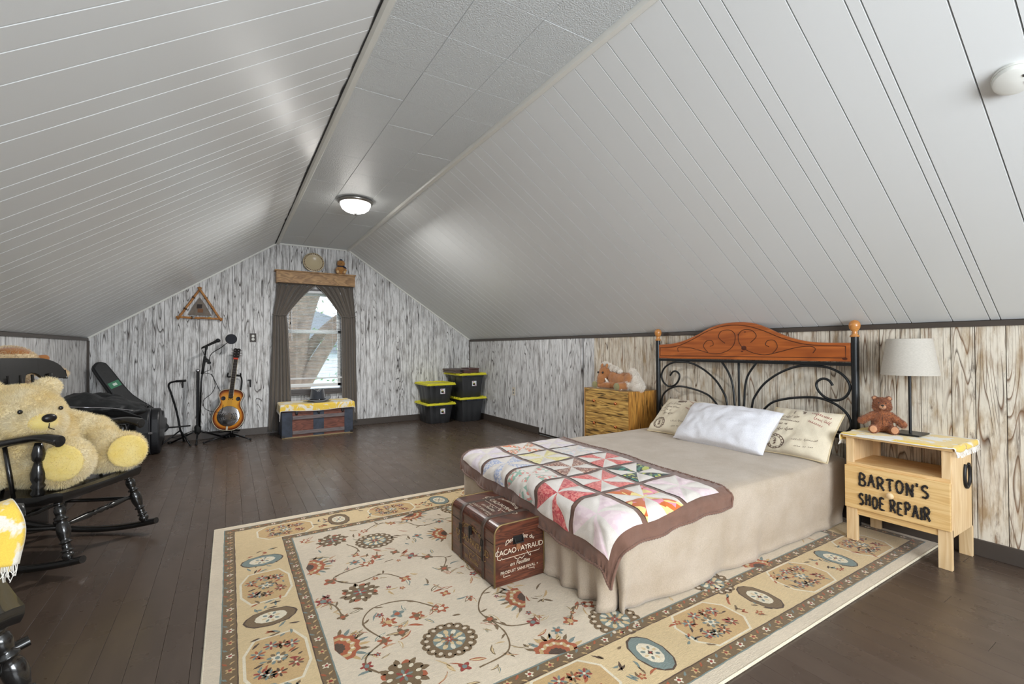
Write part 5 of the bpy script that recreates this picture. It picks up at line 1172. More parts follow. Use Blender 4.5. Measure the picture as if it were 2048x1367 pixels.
for sy in (1, -1):
    for i in range(6): k = i / 5; body.append(((-.28 + .18 * k, sy * (.13 + .03 * k), .085), (.09, .09, .088)))
NF, FF = V((.30, -.95, .05)).normalized(), V((.72, -.69, .1)).normalized()
NFc, FFc = V((-.065, -.160, .135)), V((-.020, .165, .115))
body += [(tuple(NFc), (.115, .085, .118)), (tuple(FFc), (.075, .105, .110), (0, 0, -.6))]
b_ = plush(bb, body, .016, m_cream, 60000, .020, .0016, droop=.25)
HX_, HZ_ = -.375, .362
head = [((HX_, -.0, HZ_), (.165, .185, .150)), ((HX_ - .02, 0, HZ_ + .04), (.14, .16, .13)), ((HX_ + .10, 0, HZ_ - .035), (.13, .135, .098)), ((HX_ + .175, -.01, HZ_ - .015), (.078, .085, .065))]
for sy in (1, -1): head.append(((HX_ - .03, sy * .125, HZ_ + .150), (.035, .065, .055)))
Hq = Matrix.Translation((HX_ + .0, -.085, HZ_)) @ Euler((0, 0, -.38)).to_matrix().to_4x4() @ Matrix.Translation((-HX_, 0, -HZ_))
hh = []
for h in head: hh.append((tuple(Hq @ V(h[0])), h[1], (0, 0, -.38)))
hd2 = plush(bb, hh, .014, m_cream, 36000, .018, .0015, 'head', droop=.1)
T3 = lambda x, y, z: tuple(Hq @ V((x, y, z)))
mz = obj('muzzle', MB().ball(T3(HX_ + .200, -.01, HZ_ - .018), (.062, .072, .054), 20, 12), m_pad, hd2, local=True, smooth=2)
obj('nose', MB().ball(T3(HX_ + .262, -.012, HZ_ + .006), (.018, .032, .023), 16, 10, M=Euler((0, 0, -.38)).to_matrix().to_4x4()), m_noseb, hd2, local=True, smooth=2)
obj('mouth', MB().tube([T3(HX_ + .262, -.012, HZ_ - .02), T3(HX_ + .258, -.012, HZ_ - .045), T3(HX_ + .24, .02, HZ_ - .06)], .003, 5), m_noseb, hd2, local=True)
for sy in (1, -1): obj('eye', MB().ball(T3(HX_ + .178, sy * .085 - .005, HZ_ + .045), (.010, .012, .012), 12, 8), m_eye, hd2, local=True, smooth=2)
for c_, n_, d_ in ((NFc, NF, .078), (FFc, FF, .082)):
    pd = obj('foot_pad', MB().ball(tuple(c_ + n_ * d_), (.094, .022, .094), 20, 10, M=V((0, -1, 0)).rotation_difference(n_).to_matrix().to_4x4()), m_pad, bb, local=True, smooth=2)
    f_ = fur(pd.data, 2500, .008, .0012, .1, 3); q = obj('pad_fur', f_, m_pad, pd, local=True); q['kind'] = 'stuff'
# plush dog behind the chair
m_tanp = furmat('tan_plush', (206, 178, 134), (228, 208, 172), 9); m_brp = furmat('brown_plush', (142, 88, 44), (172, 116, 64), 12)
dg_ = thing('plush_dog', 'tan and brown plush dog sitting behind the rocking chair by the left wall', 'soft toy', (-1.09, 4.33, .452), -1.1)
plush(dg_, [((0, -.03, .17), (.15, .16, .20)), ((.02, -.04, .34), (.12, .13, .15)), ((.08, .08, .10), (.12, .07, .08)), ((.10, -.13, .10), (.12, .08, .08)), ((.06, -.15, .30), (.07, .07, .12))], .018, m_tanp, 12000, .018, .002)
dh = plush(dg_, [((.05, -.16, .60), (.13, .14, .12)), ((.16, -.17, .56), (.10, .09, .07)), ((.0, -.08, .60), (.07, .08, .05)), ((-.02, .04, .56), (.06, .12, .035), (-.35, 0, 0))], .014, m_tanp, 9000, .016, .0018, 'head')
obj('brow_patch', MB().ball((.055, -.16, .665), (.10, .11, .055), 16, 8), m_brp, dh, local=True, smooth=2)
obj('ear', MB().ball((.03, -.04, .60), (.03, .045, .09), 14, 8, M=Euler((-.9, 0, 0)).to_matrix().to_4x4()), m_brp, dh, local=True, smooth=2); obj('ear', MB().ball((.03, -.29, .58), (.03, .03, .08), 14, 8), m_brp, dh, local=True, smooth=2)
obj('nose', MB().ball((.255, -.17, .58), (.018, .028, .020), 12, 8), m_noseb, dh, local=True, smooth=2)
for y in (-.12, -.22): obj('eye', MB().ball((.155, y, .635), (.011, .012, .012), 10, 6), m_eye, dh, local=True, smooth=2)
cab = thing('blanket_chest', 'dark low chest under the plush dog behind the rocking chair', 'chest', (-1.15, 4.5, 0))
obj('body', MB().box((-1.37, 4.05, 0), (-.98, 4.95, .41)), m_trimd, cab, bev=.006); obj('lid', MB().box((-1.38, 4.03, .41), (-.965, 4.97, .449)), m_trimd, cab, bev=.006)
# towel over the near chair's arm
f2 = V((.91, .40, 0)).normalized(); r2 = V((f2.y, -f2.x, 0))
ac = V((-.612, 2.125, 0)) + r2 * .283 - f2 * .075      # arm front end
tw = thing('towel', 'yellow and cream fringed towel draped over the near rocking chair arm', 'towel', tuple(ac + V((0, 0, .70))))
def towf(u, v):      # u across the arm (outside -> inside), v along the arm (back -> front)
    L = .36; d = (u - .5) * L + .02; o, dr_ = drape(abs(d) - .012, .028) if abs(d) > .012 else (abs(d), 0)
    if abs(d) > .012: o += .012
    s_ = 1 if d > 0 else -1
    pos = ac + r2 * (-s_ * o) + f2 * ((v - .80) * .235 + .012 * sin(dr_ * 30) + dr_ * (.16 * (v - .3)))
    wv = (.014 * sin(v * 9 + 1) + .010 * sin(v * 21)) * min(1, dr_ * 9)
    return tuple(pos + r2 * (-s_ * wv) + V((0, 0, .722 - dr_ + .004 * sin(v * 13) - .045 * v * v * min(1, dr_ * 6) + .0)))
obj('cloth', MB().grid(towf, 60, 30), m_tow, tw, smooth=2, solid=.004)
fb = MB()
for u in (0, 1):
    for i in range(60): p = V(towf(u, (i + .5) / 60)); fb.tube([p, p + V((rnd.uniform(-.004, .004), rnd.uniform(-.004, .004), -.014)), p + V((rnd.uniform(-.007, .007), rnd.uniform(-.007, .007), -.03))], .0011, 4)
tag(obj('fringe', fb, m_frg, tw), None, None, kind='stuff')
for v in (0, 1): obj('hem', MB().tube([towf(i / 50, v) for i in range(51)], .003, 5), m_towb, tw, smooth=2)

# ================================================================ guitar cases in the far left corner
m_tolex = mat('black_grained_vinyl', (30, 31, 34), .38, bmp=(160, .35), nz=(9, .2)); m_nyl = mat('black_nylon_bag', (26, 28, 30), .55, bmp=(40, .5), nz=(7, .3)); m_chr = mat('chrome', (200, 200, 204), .15, 1)
def gshape(k=1.0, body=.50, waist=.30, upper=.38, L=1.02):      # outline x along length 0..L, y half width
    P = [(0, 0), (.02, .55 * body / 2), (.09, .90 * body / 2), (.18, body / 2), (.27, .93 * body / 2), (.36, waist / 2 * 1.08), (.42, waist / 2), (.50, upper / 2 * .96), (.56, upper / 2), (.62, upper / 2 * .92), (.68, .085), (.74, .075), (.92, .072), (1.0, .06), (1.02, 0)]
    U = smooth_path([(x, y, 0) for x, y in P], 4); up_ = [(p.x * k * L / 1.02, max(0, p.y) * k) for p in U]
    return up_ + [(x, -y) for x, y in reversed(up_[1:-1])]
gc = thing('guitar_case', 'hard black guitar case standing on its side with a chrome latch by the far wall', 'guitar case', (-.74, 6.25, 0))
G = gshape(1, .50, .30, .38, .76); M = PM((-.855, 6.235, .252), (0, 1, 0), (0, 0, 1))   # extrude +x
obj('shell', MB().prism(G, .12, M), m_tolex, gc, bev=.015); obj('lid', MB().prism([(x * .995 + .002, y * .995) for x, y in G], .085, M, z0=.124), m_tolex, gc, bev=.018)
st = MB().tube([tuple(M @ V((x, y, .122))) for x, y in G], .0035, 5, closed=True); obj('seam_piping', st, mat('grey_piping', (96, 96, 100), .5), gc)
obj('latch', MB().box((-.745, 6.222, .235), (-.705, 6.240, .262), ch=.004), m_chr, gc); obj('handle', MB().tube([(-.78, 6.40, .50), (-.78, 6.42, .525), (-.78, 6.52, .525), (-.78, 6.54, .50)], .010, 8), m_tolex, gc, smooth=2)
# soft guitar bag leaning into the corner
def slab(name, t, G, th, M, m, bev=.02): return obj(name, MB().prism(G, th, M), m, t, bev=bev)
gb = thing('guitar_bag', 'soft black guitar bag with rounded neck leaning into the far left corner', 'guitar bag', (-.75, 6.2, 0))
a = V((-1.262, 6.84, 1.01)); b2_ = V((-.74, 6.78, .12)); ex = (a - b2_); Lg = ex.length; ex.normalize(); ey = V((.62, .60, .5)); ey = (ey - ex * ey.dot(ex)).normalized()
GB = [(0, -.16), (.10, -.20), (.30, -.19), (.45, -.13), (.60, -.085), (Lg - .10, -.072), (Lg - .03, -.055), (Lg, 0), (Lg - .03, .055), (Lg - .10, .072), (.60, .085), (.45, .13), (.30, .19), (.10, .20), (0, .16)]
GB = [(p.x, p.y) for p in smooth_path([(x, y, 0) for x, y in GB] + [(0, -.16, 0)], 4)[:-1]]
Mg = PM(tuple(b2_), ex, ey)
slab('bag', gb, GB, .085, Mg, m_nyl, .022)
obj('zip', MB().tube([tuple(Mg @ V((x * .999, y, .03))) for x, y in GB], .004, 5, closed=True), mat('zip_tape', (58, 58, 62), .4), gb)
# label patch faces the room
nz_ = (Mg.to_3x3() @ V((0, 0, 1))); sd_ = .0865 if nz_.y < 0 else -.0015
obj('green_label', MB().add([tuple(Mg @ V(p)) for p in ((.70, -.060, sd_), (.77, -.060, sd_), (.77, .055, sd_), (.70, .055, sd_))], [(0, 1, 2, 3)]).add([tuple(Mg @ V(p)) for p in ((.72, -.02, sd_ * 1.01), (.75, -.02, sd_ * 1.01), (.75, .02, sd_ * 1.01), (.72, .02, sd_ * 1.01))], [(0, 1, 2, 3)], 1), [mat('green_print', (60, 130, 96), .6), mat('pale_print', (210, 224, 214), .6)], gb)
# big black case and soft bag thrown on it
kc = thing('instrument_case', 'large black instrument case below the soft bag left of the standing guitar case', 'case', (-1.1, 5.95, 0))
obj('body', MB().box((-1.36, 5.62, 0), (-.90, 6.30, .33)), m_tolex, kc, bev=.03); obj('lid', MB().box((-1.36, 5.62, .335), (-.90, 6.30, .52)), m_tolex, kc, bev=.04)
for y in (5.8, 6.1): obj('latch', MB().box((-.902, y - .02, .31), (-.892, y + .02, .36), ch=.002), m_chr, kc)
for i, p in enumerate(((-1.2, .43), (-.98, .45))): obj('stud', MB().ball((p[0], 5.615, p[1]), .012, 10, 6), m_chr, kc, smooth=2)
obj('carry_strap', MB().tube(smooth_path([(-.93, 5.61, .30), (-.88, 5.57, .36), (-.90, 5.58, .42), (-.98, 5.60, .40)], 5), .010, 8, flat=.4), mat('brown_leather_strap', (120, 70, 44), .4), kc, smooth=2)
sbg = thing('soft_bag', 'crumpled black nylon bag thrown over the large instrument case', 'bag', (-1.08, 5.9, .53))
me = blob([((0, 0, .06), (.28, .34, .09)), ((-.12, -.05, .10), (.18, .26, .10)), ((.14, .02, .045), (.22, .20, .065)), ((.26, -.12, .02), (.12, .14, .045)), ((-.02, .2, .10), (.2, .12, .08))], .02, 3)
for v in me.vertices: v.co += v.normal * (.022 * fbm(v.co.x * 9, v.co.y * 5, v.co.z * 12) + .010 * fbm(v.co.x * 25, v.co.y * 16, v.co.z * 25))
obj('bag', me, m_nyl, sbg, smooth=2, local=True)
obj('zip', MB().tube(smooth_path([(-.22, -.33, .12), (-.05, -.36, .10), (.12, -.30, .075), (.30, -.24, .03)], 6), .004, 6), m_chr, sbg, local=True, smooth=2)
obj('flap', MB().grid(lambda u, v: (-.1 + u * .46, -.33 + .06 * v + .03 * sin(u * 7), .095 - .10 * u * u - .055 * v + .012 * sin(u * 11 + v * 5)), 24, 8), m_nyl, sbg, local=True, smooth=2, solid=.006)

# ================================================================ stands, microphone, guitar
m_std = mat('black_tube_steel', (26, 26, 28), .32, .4)
m_rub = mat('black_rubber', (22, 22, 22), .7)
# empty tubular guitar stand
es = thing('guitar_stand', 'empty black tubular guitar stand in front of the dark cases', 'stand', (-.50, 6.78, 0))
obj('upright', MB().tube(smooth_path([(-.50, 6.78, .17), (-.535, 6.76, .40), (-.585, 6.73, .62), (-.610, 6.72, .71), (-.590, 6.71, .755), (-.51, 6.69, .772)], 6), .011, 8), m_std, es, smooth=2)
obj('yoke', MB().tube(smooth_path([(-.54, 6.71, .768), (-.47, 6.67, .772), (-.44, 6.66, .776)], 4), .014, 8).tube([(-.475, 6.67, .768), (-.472, 6.665, .72), (-.473, 6.665, .69)], .008, 8), m_rub, es, smooth=2)
for q in ((-.395, 6.63), (-.70, 6.66), (-.48, 6.98)):
    l = obj('leg', MB().tube([(-.50, 6.78, .175), ((q[0] - .5) / 2, (q[1] + 6.78) / 2, .10), (q[0], q[1], .012)], .009, 8), m_std, es, smooth=2); obj('foot', MB().ball((q[0], q[1], .014), .014, 10, 6), m_rub, l, smooth=2)
obj('cradle', MB().tube([(-.60, 6.70, .23), (-.50, 6.77, .22), (-.40, 6.72, .23)], .009, 8), m_rub, es, smooth=2)
# microphone stand
msx, msy = -.33, 6.80
ms = thing('microphone_stand', 'black microphone stand on tripod legs between the empty stand and the guitar', 'stand', (msx, msy, 0))
obj('pole', MB().lathe([(.016, .10), (.016, .86), (.010, .865), (.010, .88)], 14, Matrix.Translation((msx, msy, 0))), m_std, ms, smooth=True)
obj('hub', MB().lathe([(.018, .11), (.034, .13), (.036, .20), (.022, .22)], 16, Matrix.Translation((msx, msy, 0))), m_rub, ms, smooth=2)
obj('boom_clutch', MB().lathe([(.010, .86), (.024, .868), (.026, .895), (.012, .905)], 14, Matrix.Translation((msx, msy, 0))), m_chr, ms, smooth=2)
for q in ((-.335, 6.645), (-.60, 6.92), (-.045, 6.98)):
    l = obj('leg', MB().tube([(msx, msy, .16), ((q[0] + msx) / 2, (q[1] + msy) / 2, .085), (q[0], q[1], .012)], .010, 8), m_std, ms, smooth=2); obj('foot', MB().tube([(q[0], q[1], .018), (q[0] + (q[0] - msx) * .12, q[1] + (q[1] - msy) * .12, .012)], .014, 8), m_rub, l, smooth=2)
obj('boom', MB().tube([(msx + .022, msy - .025, .20), (msx + .035, msy - .025, .75), (msx + .085, msy - .02, 1.16)], .009, 8), m_std, ms, smooth=2)
obj('boom_grip', MB().tube([(msx + .045, msy - .025, .84), (msx + .073, msy - .022, 1.06)], .015, 10), m_rub, ms, smooth=2)
obj('clip', MB().tube([(msx + .083, msy - .02, 1.14), (msx + .090, msy - .02, 1.185)], .014, 10).box((msx + .07, msy - .045, .985), (msx + .125, msy - .010, 1.02), ch=.004), m_rub, ms, smooth=True)
mc = thing('microphone', 'black handheld microphone clipped on top of the tripod stand', 'microphone', (msx + .09, msy - .02, 1.19))
p0, p1 = V((-.29, 6.78, 1.160)), V((-.135, 6.76, 1.245))
obj('handle', MB().turn(p0, p1, [(.010, 0), (.012, .1), (.017, .95), (.018, 1)], 14), m_rub, mc, smooth=2); obj('grille', MB().ball(tuple(p1 + V((.012, 0, .007))), (.026, .026, .026), 16, 10), mat('steel_mesh_dark', (48, 50, 54), .4, .8, bmp=(500, .6)), mc, smooth=2)
pf = thing('pop_filter', 'round black pop filter on a thin gooseneck beside the microphone', 'pop filter', (-.20, 6.78, 1.0))
pc = V((.018, 6.80, 1.272))
obj('screen', MB().lathe([(.001, -.004), (.060, -.004), (.060, .004), (.001, .004)], 36, PM(tuple(pc), (1, .1, 0), (0, 0, 1))), mat('black_nylon_mesh', (32, 34, 42), .8), pf, smooth=True)
obj('rim', MB().tube([tuple(pc + V((.060 * cos(t), .006 * cos(t), .060 * sin(t)))) for t in [2 * pi * i / 36 for i in range(36)]], .004, 6, closed=True), m_rub, pf, smooth=2)
obj('gooseneck', MB().tube(smooth_path([(-.215, 6.785, .985), (-.205, 6.78, 1.06), (-.17, 6.78, 1.11), (-.09, 6.78, 1.165), (-.03, 6.795, 1.222)], 6), .0045, 8), m_rub, pf, smooth=2)
obj('clamp', MB().box((-.235, 6.765, .965), (-.195, 6.795, .992), ch=.004).box((-.26, 6.77, .995), (-.225, 6.79, 1.03), ch=.004), m_rub, pf)
cb = thing('microphone_cable', 'thin black cable looping from the microphone down to the floor', 'cable', (-.15, 6.8, .5))
obj('lead', MB().tube(smooth_path([(-.295, 6.78, 1.16), (-.26, 6.77, 1.07), (-.215, 6.76, .99), (-.20, 6.76, .90), (-.27, 6.75, .86), (-.19, 6.76, .83), (-.15, 6.76, .70), (-.19, 6.76, .60), (-.27, 6.76, .52), (-.255, 6.76, .42), (-.16, 6.77, .37), (-.08, 6.80, .38), (-.07, 6.86, .55), (-.12, 6.85, .66), (-.17, 6.83, .79), (-.19, 6.83, .84)], 8), .0035, 6), m_rub, cb, smooth=2)
obj('floor_run', MB().tube(smooth_path([(-.42, 6.96, .09), (-.52, 6.98, .055), (-.60, 6.95, .07), (-.52, 6.93, .085), (-.40, 6.93, .13), (-.35, 6.86, .14)], 8), .0045, 6).tube(smooth_path([(-.30, 6.9, .11), (-.20, 6.97, .09), (-.05, 6.98, .085), (.10, 6.97, .06)], 8), .0045, 6), m_rub, cb, smooth=2)
# resonator guitar on its stand
gt = thing('resonator_guitar', 'sunburst resonator guitar with a round chrome cover on a floor stand', 'guitar', (-.01, 6.82, .14))
gb0 = V((-.030, 6.765, .130)); gtop = V((.085, 6.90, 1.135)); ex = (gtop - gb0).normalized(); ey = V((-1, .25, .1)); ey = (ey - ex * ey.dot(ex)).normalized(); Mg2 = PM(tuple(gb0), ex, ey)
if (Mg2.to_3x3() @ V((0, 0, 1))).y > 0: Mg2 = PM(tuple(gb0), ex, -ey)
GP = [(0, 0), (.008, .07), (.04, .125), (.10, .165), (.16, .175), (.23, .160), (.30, .122), (.345, .112), (.39, .122), (.43, .136), (.47, .128), (.50, .095), (.512, .04), (.512, 0)]
U = smooth_path([(x, y, 0) for x, y in GP], 4); GU = [(p.x, max(0, p.y)) for p in U]; GO = GU + [(x, -y) for x, y in reversed(GU[1:-1])]
def sunb():
    t = NT('sunburst_lacquer'); tc = t.n('TexCoord'); g = t.n('VertexColor', layer_name='Col'); sx = t.n('SeparateColor'); t.l(g.outputs[0], sx.inputs[0])
    t.set(Base_Color=t.ramp(sx.outputs[0], [(.0, lin((40, 20, 12))), (.22, lin((120, 52, 20))), (.5, lin((206, 128, 40))), (1., lin((226, 166, 62)))]), Roughness=.18, Coat_Weight=.6); return t.m
tb_ = MB(); nG = len(GO); cx = .24; rings_ = [1, .97, .9, .8, .65, .45, .25, .05]
for k in rings_:
    for x, y in GO: tb_.v.append(tuple(Mg2 @ V((cx + (x - cx) * k, y * k, 0))))
for i in range(len(rings_) - 1):
    for j in range(nG): tb_.f.append((i * nG + j, i * nG + (j + 1) % nG, (i + 1) * nG + (j + 1) % nG, (i + 1) * nG + j)); tb_.m.append(0); k = min(1, (1 - rings_[i]) / .38); tb_.c.append((k, k, k))
tb_.usec = True
me_ = obj('soundboard', tb_, sunb(), gt)
ca_ = me_.data.color_attributes['Col'];                     # smooth the burst by vertex ring
for pl_ in me_.data.polygons:
    for li in pl_.loop_indices:
        ri = me_.data.loops[li].vertex_index // nG; k = max(0, min(1, (1 - rings_[ri]) / .36)); ca_.data[li].color = (k, k, k, 1)
m_gs = mat('dark_brown_lacquer', (44, 26, 18), .2, coat=.5)
obj('sides', MB().prism(GO, .085, Mg2, z0=-.0862), m_gs, gt, bev=.003)
obj('binding', MB().tube([tuple(Mg2 @ V((x, y, -.001))) for x, y in GO], .0032, 5, closed=True), mat('cream_binding', (226, 214, 184), .4), gt)
cv = obj('cover_plate', MB().lathe([(.001, .016), (.045, .015), (.085, .012), (.118, .008), (.125, .006), (.128, .001)], 48, Mg2 @ Matrix.Translation((.175, 0, 0))), m_chr, gt, smooth=2)
hl = MB()
for sy in (-1, 1):
    for i in range(3):
        for j in range(5): r_ = .045 + .022 * i; a = pi / 2 * sy + (j - 2) * .30 / (1 + i * .15); hl.ball(tuple(Mg2 @ V((.175 + r_ * cos(a), r_ * sin(a), .0135 - i * .0015))), (.0065, .0065, .0065), 8, 6)
obj('vent_holes', hl, mat('dark_hole', (18, 18, 18), .8), cv)
obj('hand_rest', MB().box((.155, -.042, .016), (.190, .042, .024), M=Mg2, ch=.003), m_chr, cv)
for sy in (-1, 1):
    obj('screen_hole', MB().lathe([(.001, .002), (.022, .002), (.025, .004), (.026, .001)], 24, Mg2 @ Matrix.Translation((.395, sy * .083, 0))), mat('screen_mesh', (38, 38, 46), .5, .3), gt, smooth=2)
dots = MB()
for y in (-.022, 0, .022): dots.ball(tuple(Mg2 @ V((.385 + (.006 if y == 0 else 0), y, .0005))), (.005, .005, .005), 8, 6)
obj('sound_holes', dots, mat('dark_hole', (18, 18, 18), .8), gt)
nk = obj('neck', MB().box((.40, -.024, .000), (.905, .024, .014), M=Mg2, ch=.003).box((.50, -.018, -.018), (.90, .018, .0), M=Mg2, ch=.006), mat('dark_fretboard', (38, 26, 20), .45), gt)
fb2 = MB(); x = .895; k = .042
while x > .41: fb2.box((x, -.024, .014), (x + .0016, .024, .0155), M=Mg2); x -= k; k *= .945
obj('frets', fb2, m_chr, nk); s2 = MB()
for i in range(6): s2.tube([tuple(Mg2 @ V((.905, -.018 + i * .0072, .018))), tuple(Mg2 @ V((.17, -.024 + i * .0096, .026)))], .0006, 4)
obj('strings', s2, m_chr, nk)
obj('neck_edge', MB().box((.43, -.0255, .002), (.905, -.024, .0145), M=Mg2).box((.43, .024, .002), (.905, .0255, .0145), M=Mg2), mat('cream_binding', (226, 214, 184), .4), nk)
hdk = obj('headstock', MB().prism([(.905, -.024), (.93, -.034), (1.03, -.040), (1.04, -.020), (1.035, 0), (1.04, .020), (1.03, .040), (.93, .034), (.905, .024)], .015, Mg2 @ Matrix.Translation((0, 0, -.004))), mat('black_headstock', (26, 20, 18), .3), gt, bev=.002)
tn = MB()
for sy in (-1, 1):
    for i in range(3): tn.box((.942 + i * .033, sy * .048 - .012, -.002), (.952 + i * .033, sy * .048 + .012, .006), M=Mg2, ch=.002); tn.lathe([(.005, .010), (.005, .016)], 8, Mg2 @ Matrix.Translation((.947 + i * .033, sy * .020, 0)))
obj('tuning_pegs', tn, m_chr, hdk)
obj('red_capo', MB().box((.893, -.028, .012), (.915, .028, .024), M=Mg2, ch=.004), mat('red_rubber', (196, 66, 44), .5), gt)
obj('tailpiece', MB().box((-.004, -.010, -.01), (.055, .010, .006), M=Mg2, ch=.002), mat('pale_tailpiece', (224, 218, 198), .3, .4), gt)
g2 = thing('guitar_stand', 'black tubular floor stand holding the resonator guitar', 'stand', (.03, 6.85, 0))
obj('upright', MB().tube(smooth_path([(.02, 6.84, .03), (.03, 6.90, .13), (.09, 6.985, .40), (.135, 7.0, .66), (.135, 6.99, .76), (.11, 6.97, .80), (.06, 6.94, .81)], 6), .009, 8), m_std, g2, smooth=2)
obj('yoke', MB().tube(smooth_path([(-.015, 6.80, .845), (-.02, 6.83, .80), (.01, 6.90, .79), (.06, 6.95, .80), (.115, 6.90, .80), (.12, 6.84, .83)], 5), .010, 8), m_rub, g2, smooth=2)
for q in ((-.262, 6.704), (.225, 6.64), (.053, 7.00)):
    l = obj('leg', MB().tube([(.02, 6.84, .075), (q[0], q[1], .012)], .009, 8), m_std, g2, smooth=2); obj('foot', MB().ball((q[0], q[1], .014), .014, 10, 6), m_rub, l, smooth=2)
obj('cradle', MB().tube(smooth_path([(-.10, 6.72, .135), (-.095, 6.74, .118), (.02, 6.86, .118), (.10, 6.74, .118), (.105, 6.72, .135)], 5), .010, 8), m_rub, g2, smooth=2)
obj('hub', MB().lathe([(.016, .03), (.018, .12), (.010, .13)], 12, Matrix.Translation((.02, 6.845, 0))), m_std, g2, smooth=2)
# ================================================================ far wall: stick triangle, sockets, curtains, shelf, trunk
m_stick = wood('peeled_log', (176, 118, 62), (206, 148, 84), (112, 64, 28), (10, 10, 10), 5, .6); m_twine = mat('dark_twine', (58, 40, 28), .9)
wa = thing('wall_ornament', 'triangle of lashed sticks with a stretched grey hide on the far wall', 'wall decoration', (-.32, 7.02, 1.70))
yq = YF - .024
A_, B_, C_ = V((-.322, yq, 1.905)), V((-.535, yq, 1.545)), V((-.105, yq, 1.535))
def stick(a, b, off, r): 
    d = (b - a).normalized(); a = a - d * .03 + V((0, off, 0)); b = b + d * .03 + V((0, off, 0)); P = [a.lerp(b, i / 8) + V((.004 * fbm(i * .9, off * 99), 0, .004 * fbm(i * .9, 3))) for i in range(9)]
    return MB().tube(P, [r * (1 + .18 * fbm(i * 1.3, off * 50)) for i in range(9)], 10)
for a, b, o, r in ((A_, B_, -.002, .0135), (A_, C_, -.022, .0135), (B_, C_, -.016, .0125)): obj('stick', stick(a, b, o, r), m_stick, wa, smooth=2)
for a, b in ((B_, C_),): obj('twig', MB().tube([tuple(a.lerp(b, .45) + V((0, -.03, -.02))), tuple(a.lerp(b, .58) + V((0, -.03, .012)))], .005, 6), m_stick, wa, smooth=2)
lw = MB()
for P, q in ((A_.lerp(B_, .3), B_ - A_), (A_.lerp(B_, .7), B_ - A_), (A_.lerp(C_, .3), C_ - A_), (A_.lerp(C_, .62), C_ - A_), (B_.lerp(C_, .3), C_ - B_), (A_, V((1, 0, 0)))):
    q = q.normalized(); n_ = q.cross(V((0, 1, 0)))
    for k in range(3): c = P + q * (k - 1) * .006 + V((0, -.012, 0)); lw.tube([tuple(c + n_ * .018 * cos(t) + V((0, .016 * sin(t), 0))) for t in [2 * pi * i / 10 for i in range(10)]], .0022, 5, closed=True)
obj('lashing', lw, m_twine, wa)
hp = [(A_ + V((0, 0, -.10))), A_.lerp(B_, .5) + V((.045, 0, -.02)), B_ + V((.09, 0, .03)), B_.lerp(C_, .5) + V((0, 0, .035)), C_ + V((-.09, 0, .035)), A_.lerp(C_, .5) + V((-.045, 0, -.02))]
hp = [(p.x, p.z) for p in hp]; obj('hide', MB().prism(hp, .003, PM((0, yq - .004, 0), (1, 0, 0), (0, 0, 1))), mat('grey_hide', (122, 112, 102), .8, nz=(20, .15)), wa)
obj('painted_face', MB().prism([(-.355, 1.66), (-.30, 1.665), (-.295, 1.715), (-.35, 1.715)], .002, PM((0, yq - .0075, 0), (1, 0, 0), (0, 0, 1))).prism([(-.345, 1.61), (-.29, 1.61), (-.285, 1.655), (-.345, 1.66)], .002, PM((0, yq - .0075, 0), (1, 0, 0), (0, 0, 1)), mi=1), [mat('dark_paint', (54, 46, 44), .8), mat('brown_paint', (126, 88, 62), .8)], wa)
obj('bone_toggle', MB().tube([(-.235, yq - .035, 1.548), (-.20, yq - .035, 1.548)], .007, 8), mat('brass_toggle', (224, 180, 90), .3, .5), wa)
obj('hanging_ball', MB().ball((-.385, yq - .036, 1.545), .014, 12, 8), mat('grey_bead', (150, 146, 140), .4), wa, smooth=2)
def outlet(label, M, two=True):
    t = thing('power_outlet', label, 'outlet', tuple(M.translation)); obj('plate', MB().box((-.037, -.058, 0), (.037, .058, .006), M=M, ch=.002), m_black_pl if two else m_ww_right, t)
    for s_ in (-1, 1):
        r = obj('receptacle', MB().lathe([(.017, .006), (.017, .009), (.001, .009)], 20, M @ Matrix.Translation((0, s_ * .021, 0))), m_plas if two else mat('grey_receptacle', (150, 150, 146), .4), t, smooth=True)
        obj('slots', MB().box((-.008, s_ * .021 - .004, .009), (-.005, s_ * .021 + .006, .0096), M=M).box((.005, s_ * .021 - .004, .009), (.008, s_ * .021 + .006, .0096), M=M), mat('black_slots', (30, 30, 30), .6), r)
m_black_pl = mat('dark_bronze_plate', (58, 50, 44), .5)
outlet('double power socket with dark plate on the far wall left of the curtains', PM((.267, YF - .001, 1.296), (1, 0, 0), (0, 0, 1)))
outlet('power socket with painted plate low on the right wall beyond the hatch', PM((XR - .001, 5.616, .515), (0, -1, 0), (0, 0, 1)), False)
tu = thing('wall_hook', 'small black hook on the far wall beside the guitar', 'hook', (.235, YF - .01, .70)); obj('hook', MB().box((.228, YF - .02, .64), (.246, YF - .001, .74), ch=.003).box((.205, YF - .016, .725), (.246, YF - .006, .738), ch=.002), m_rub, tu)
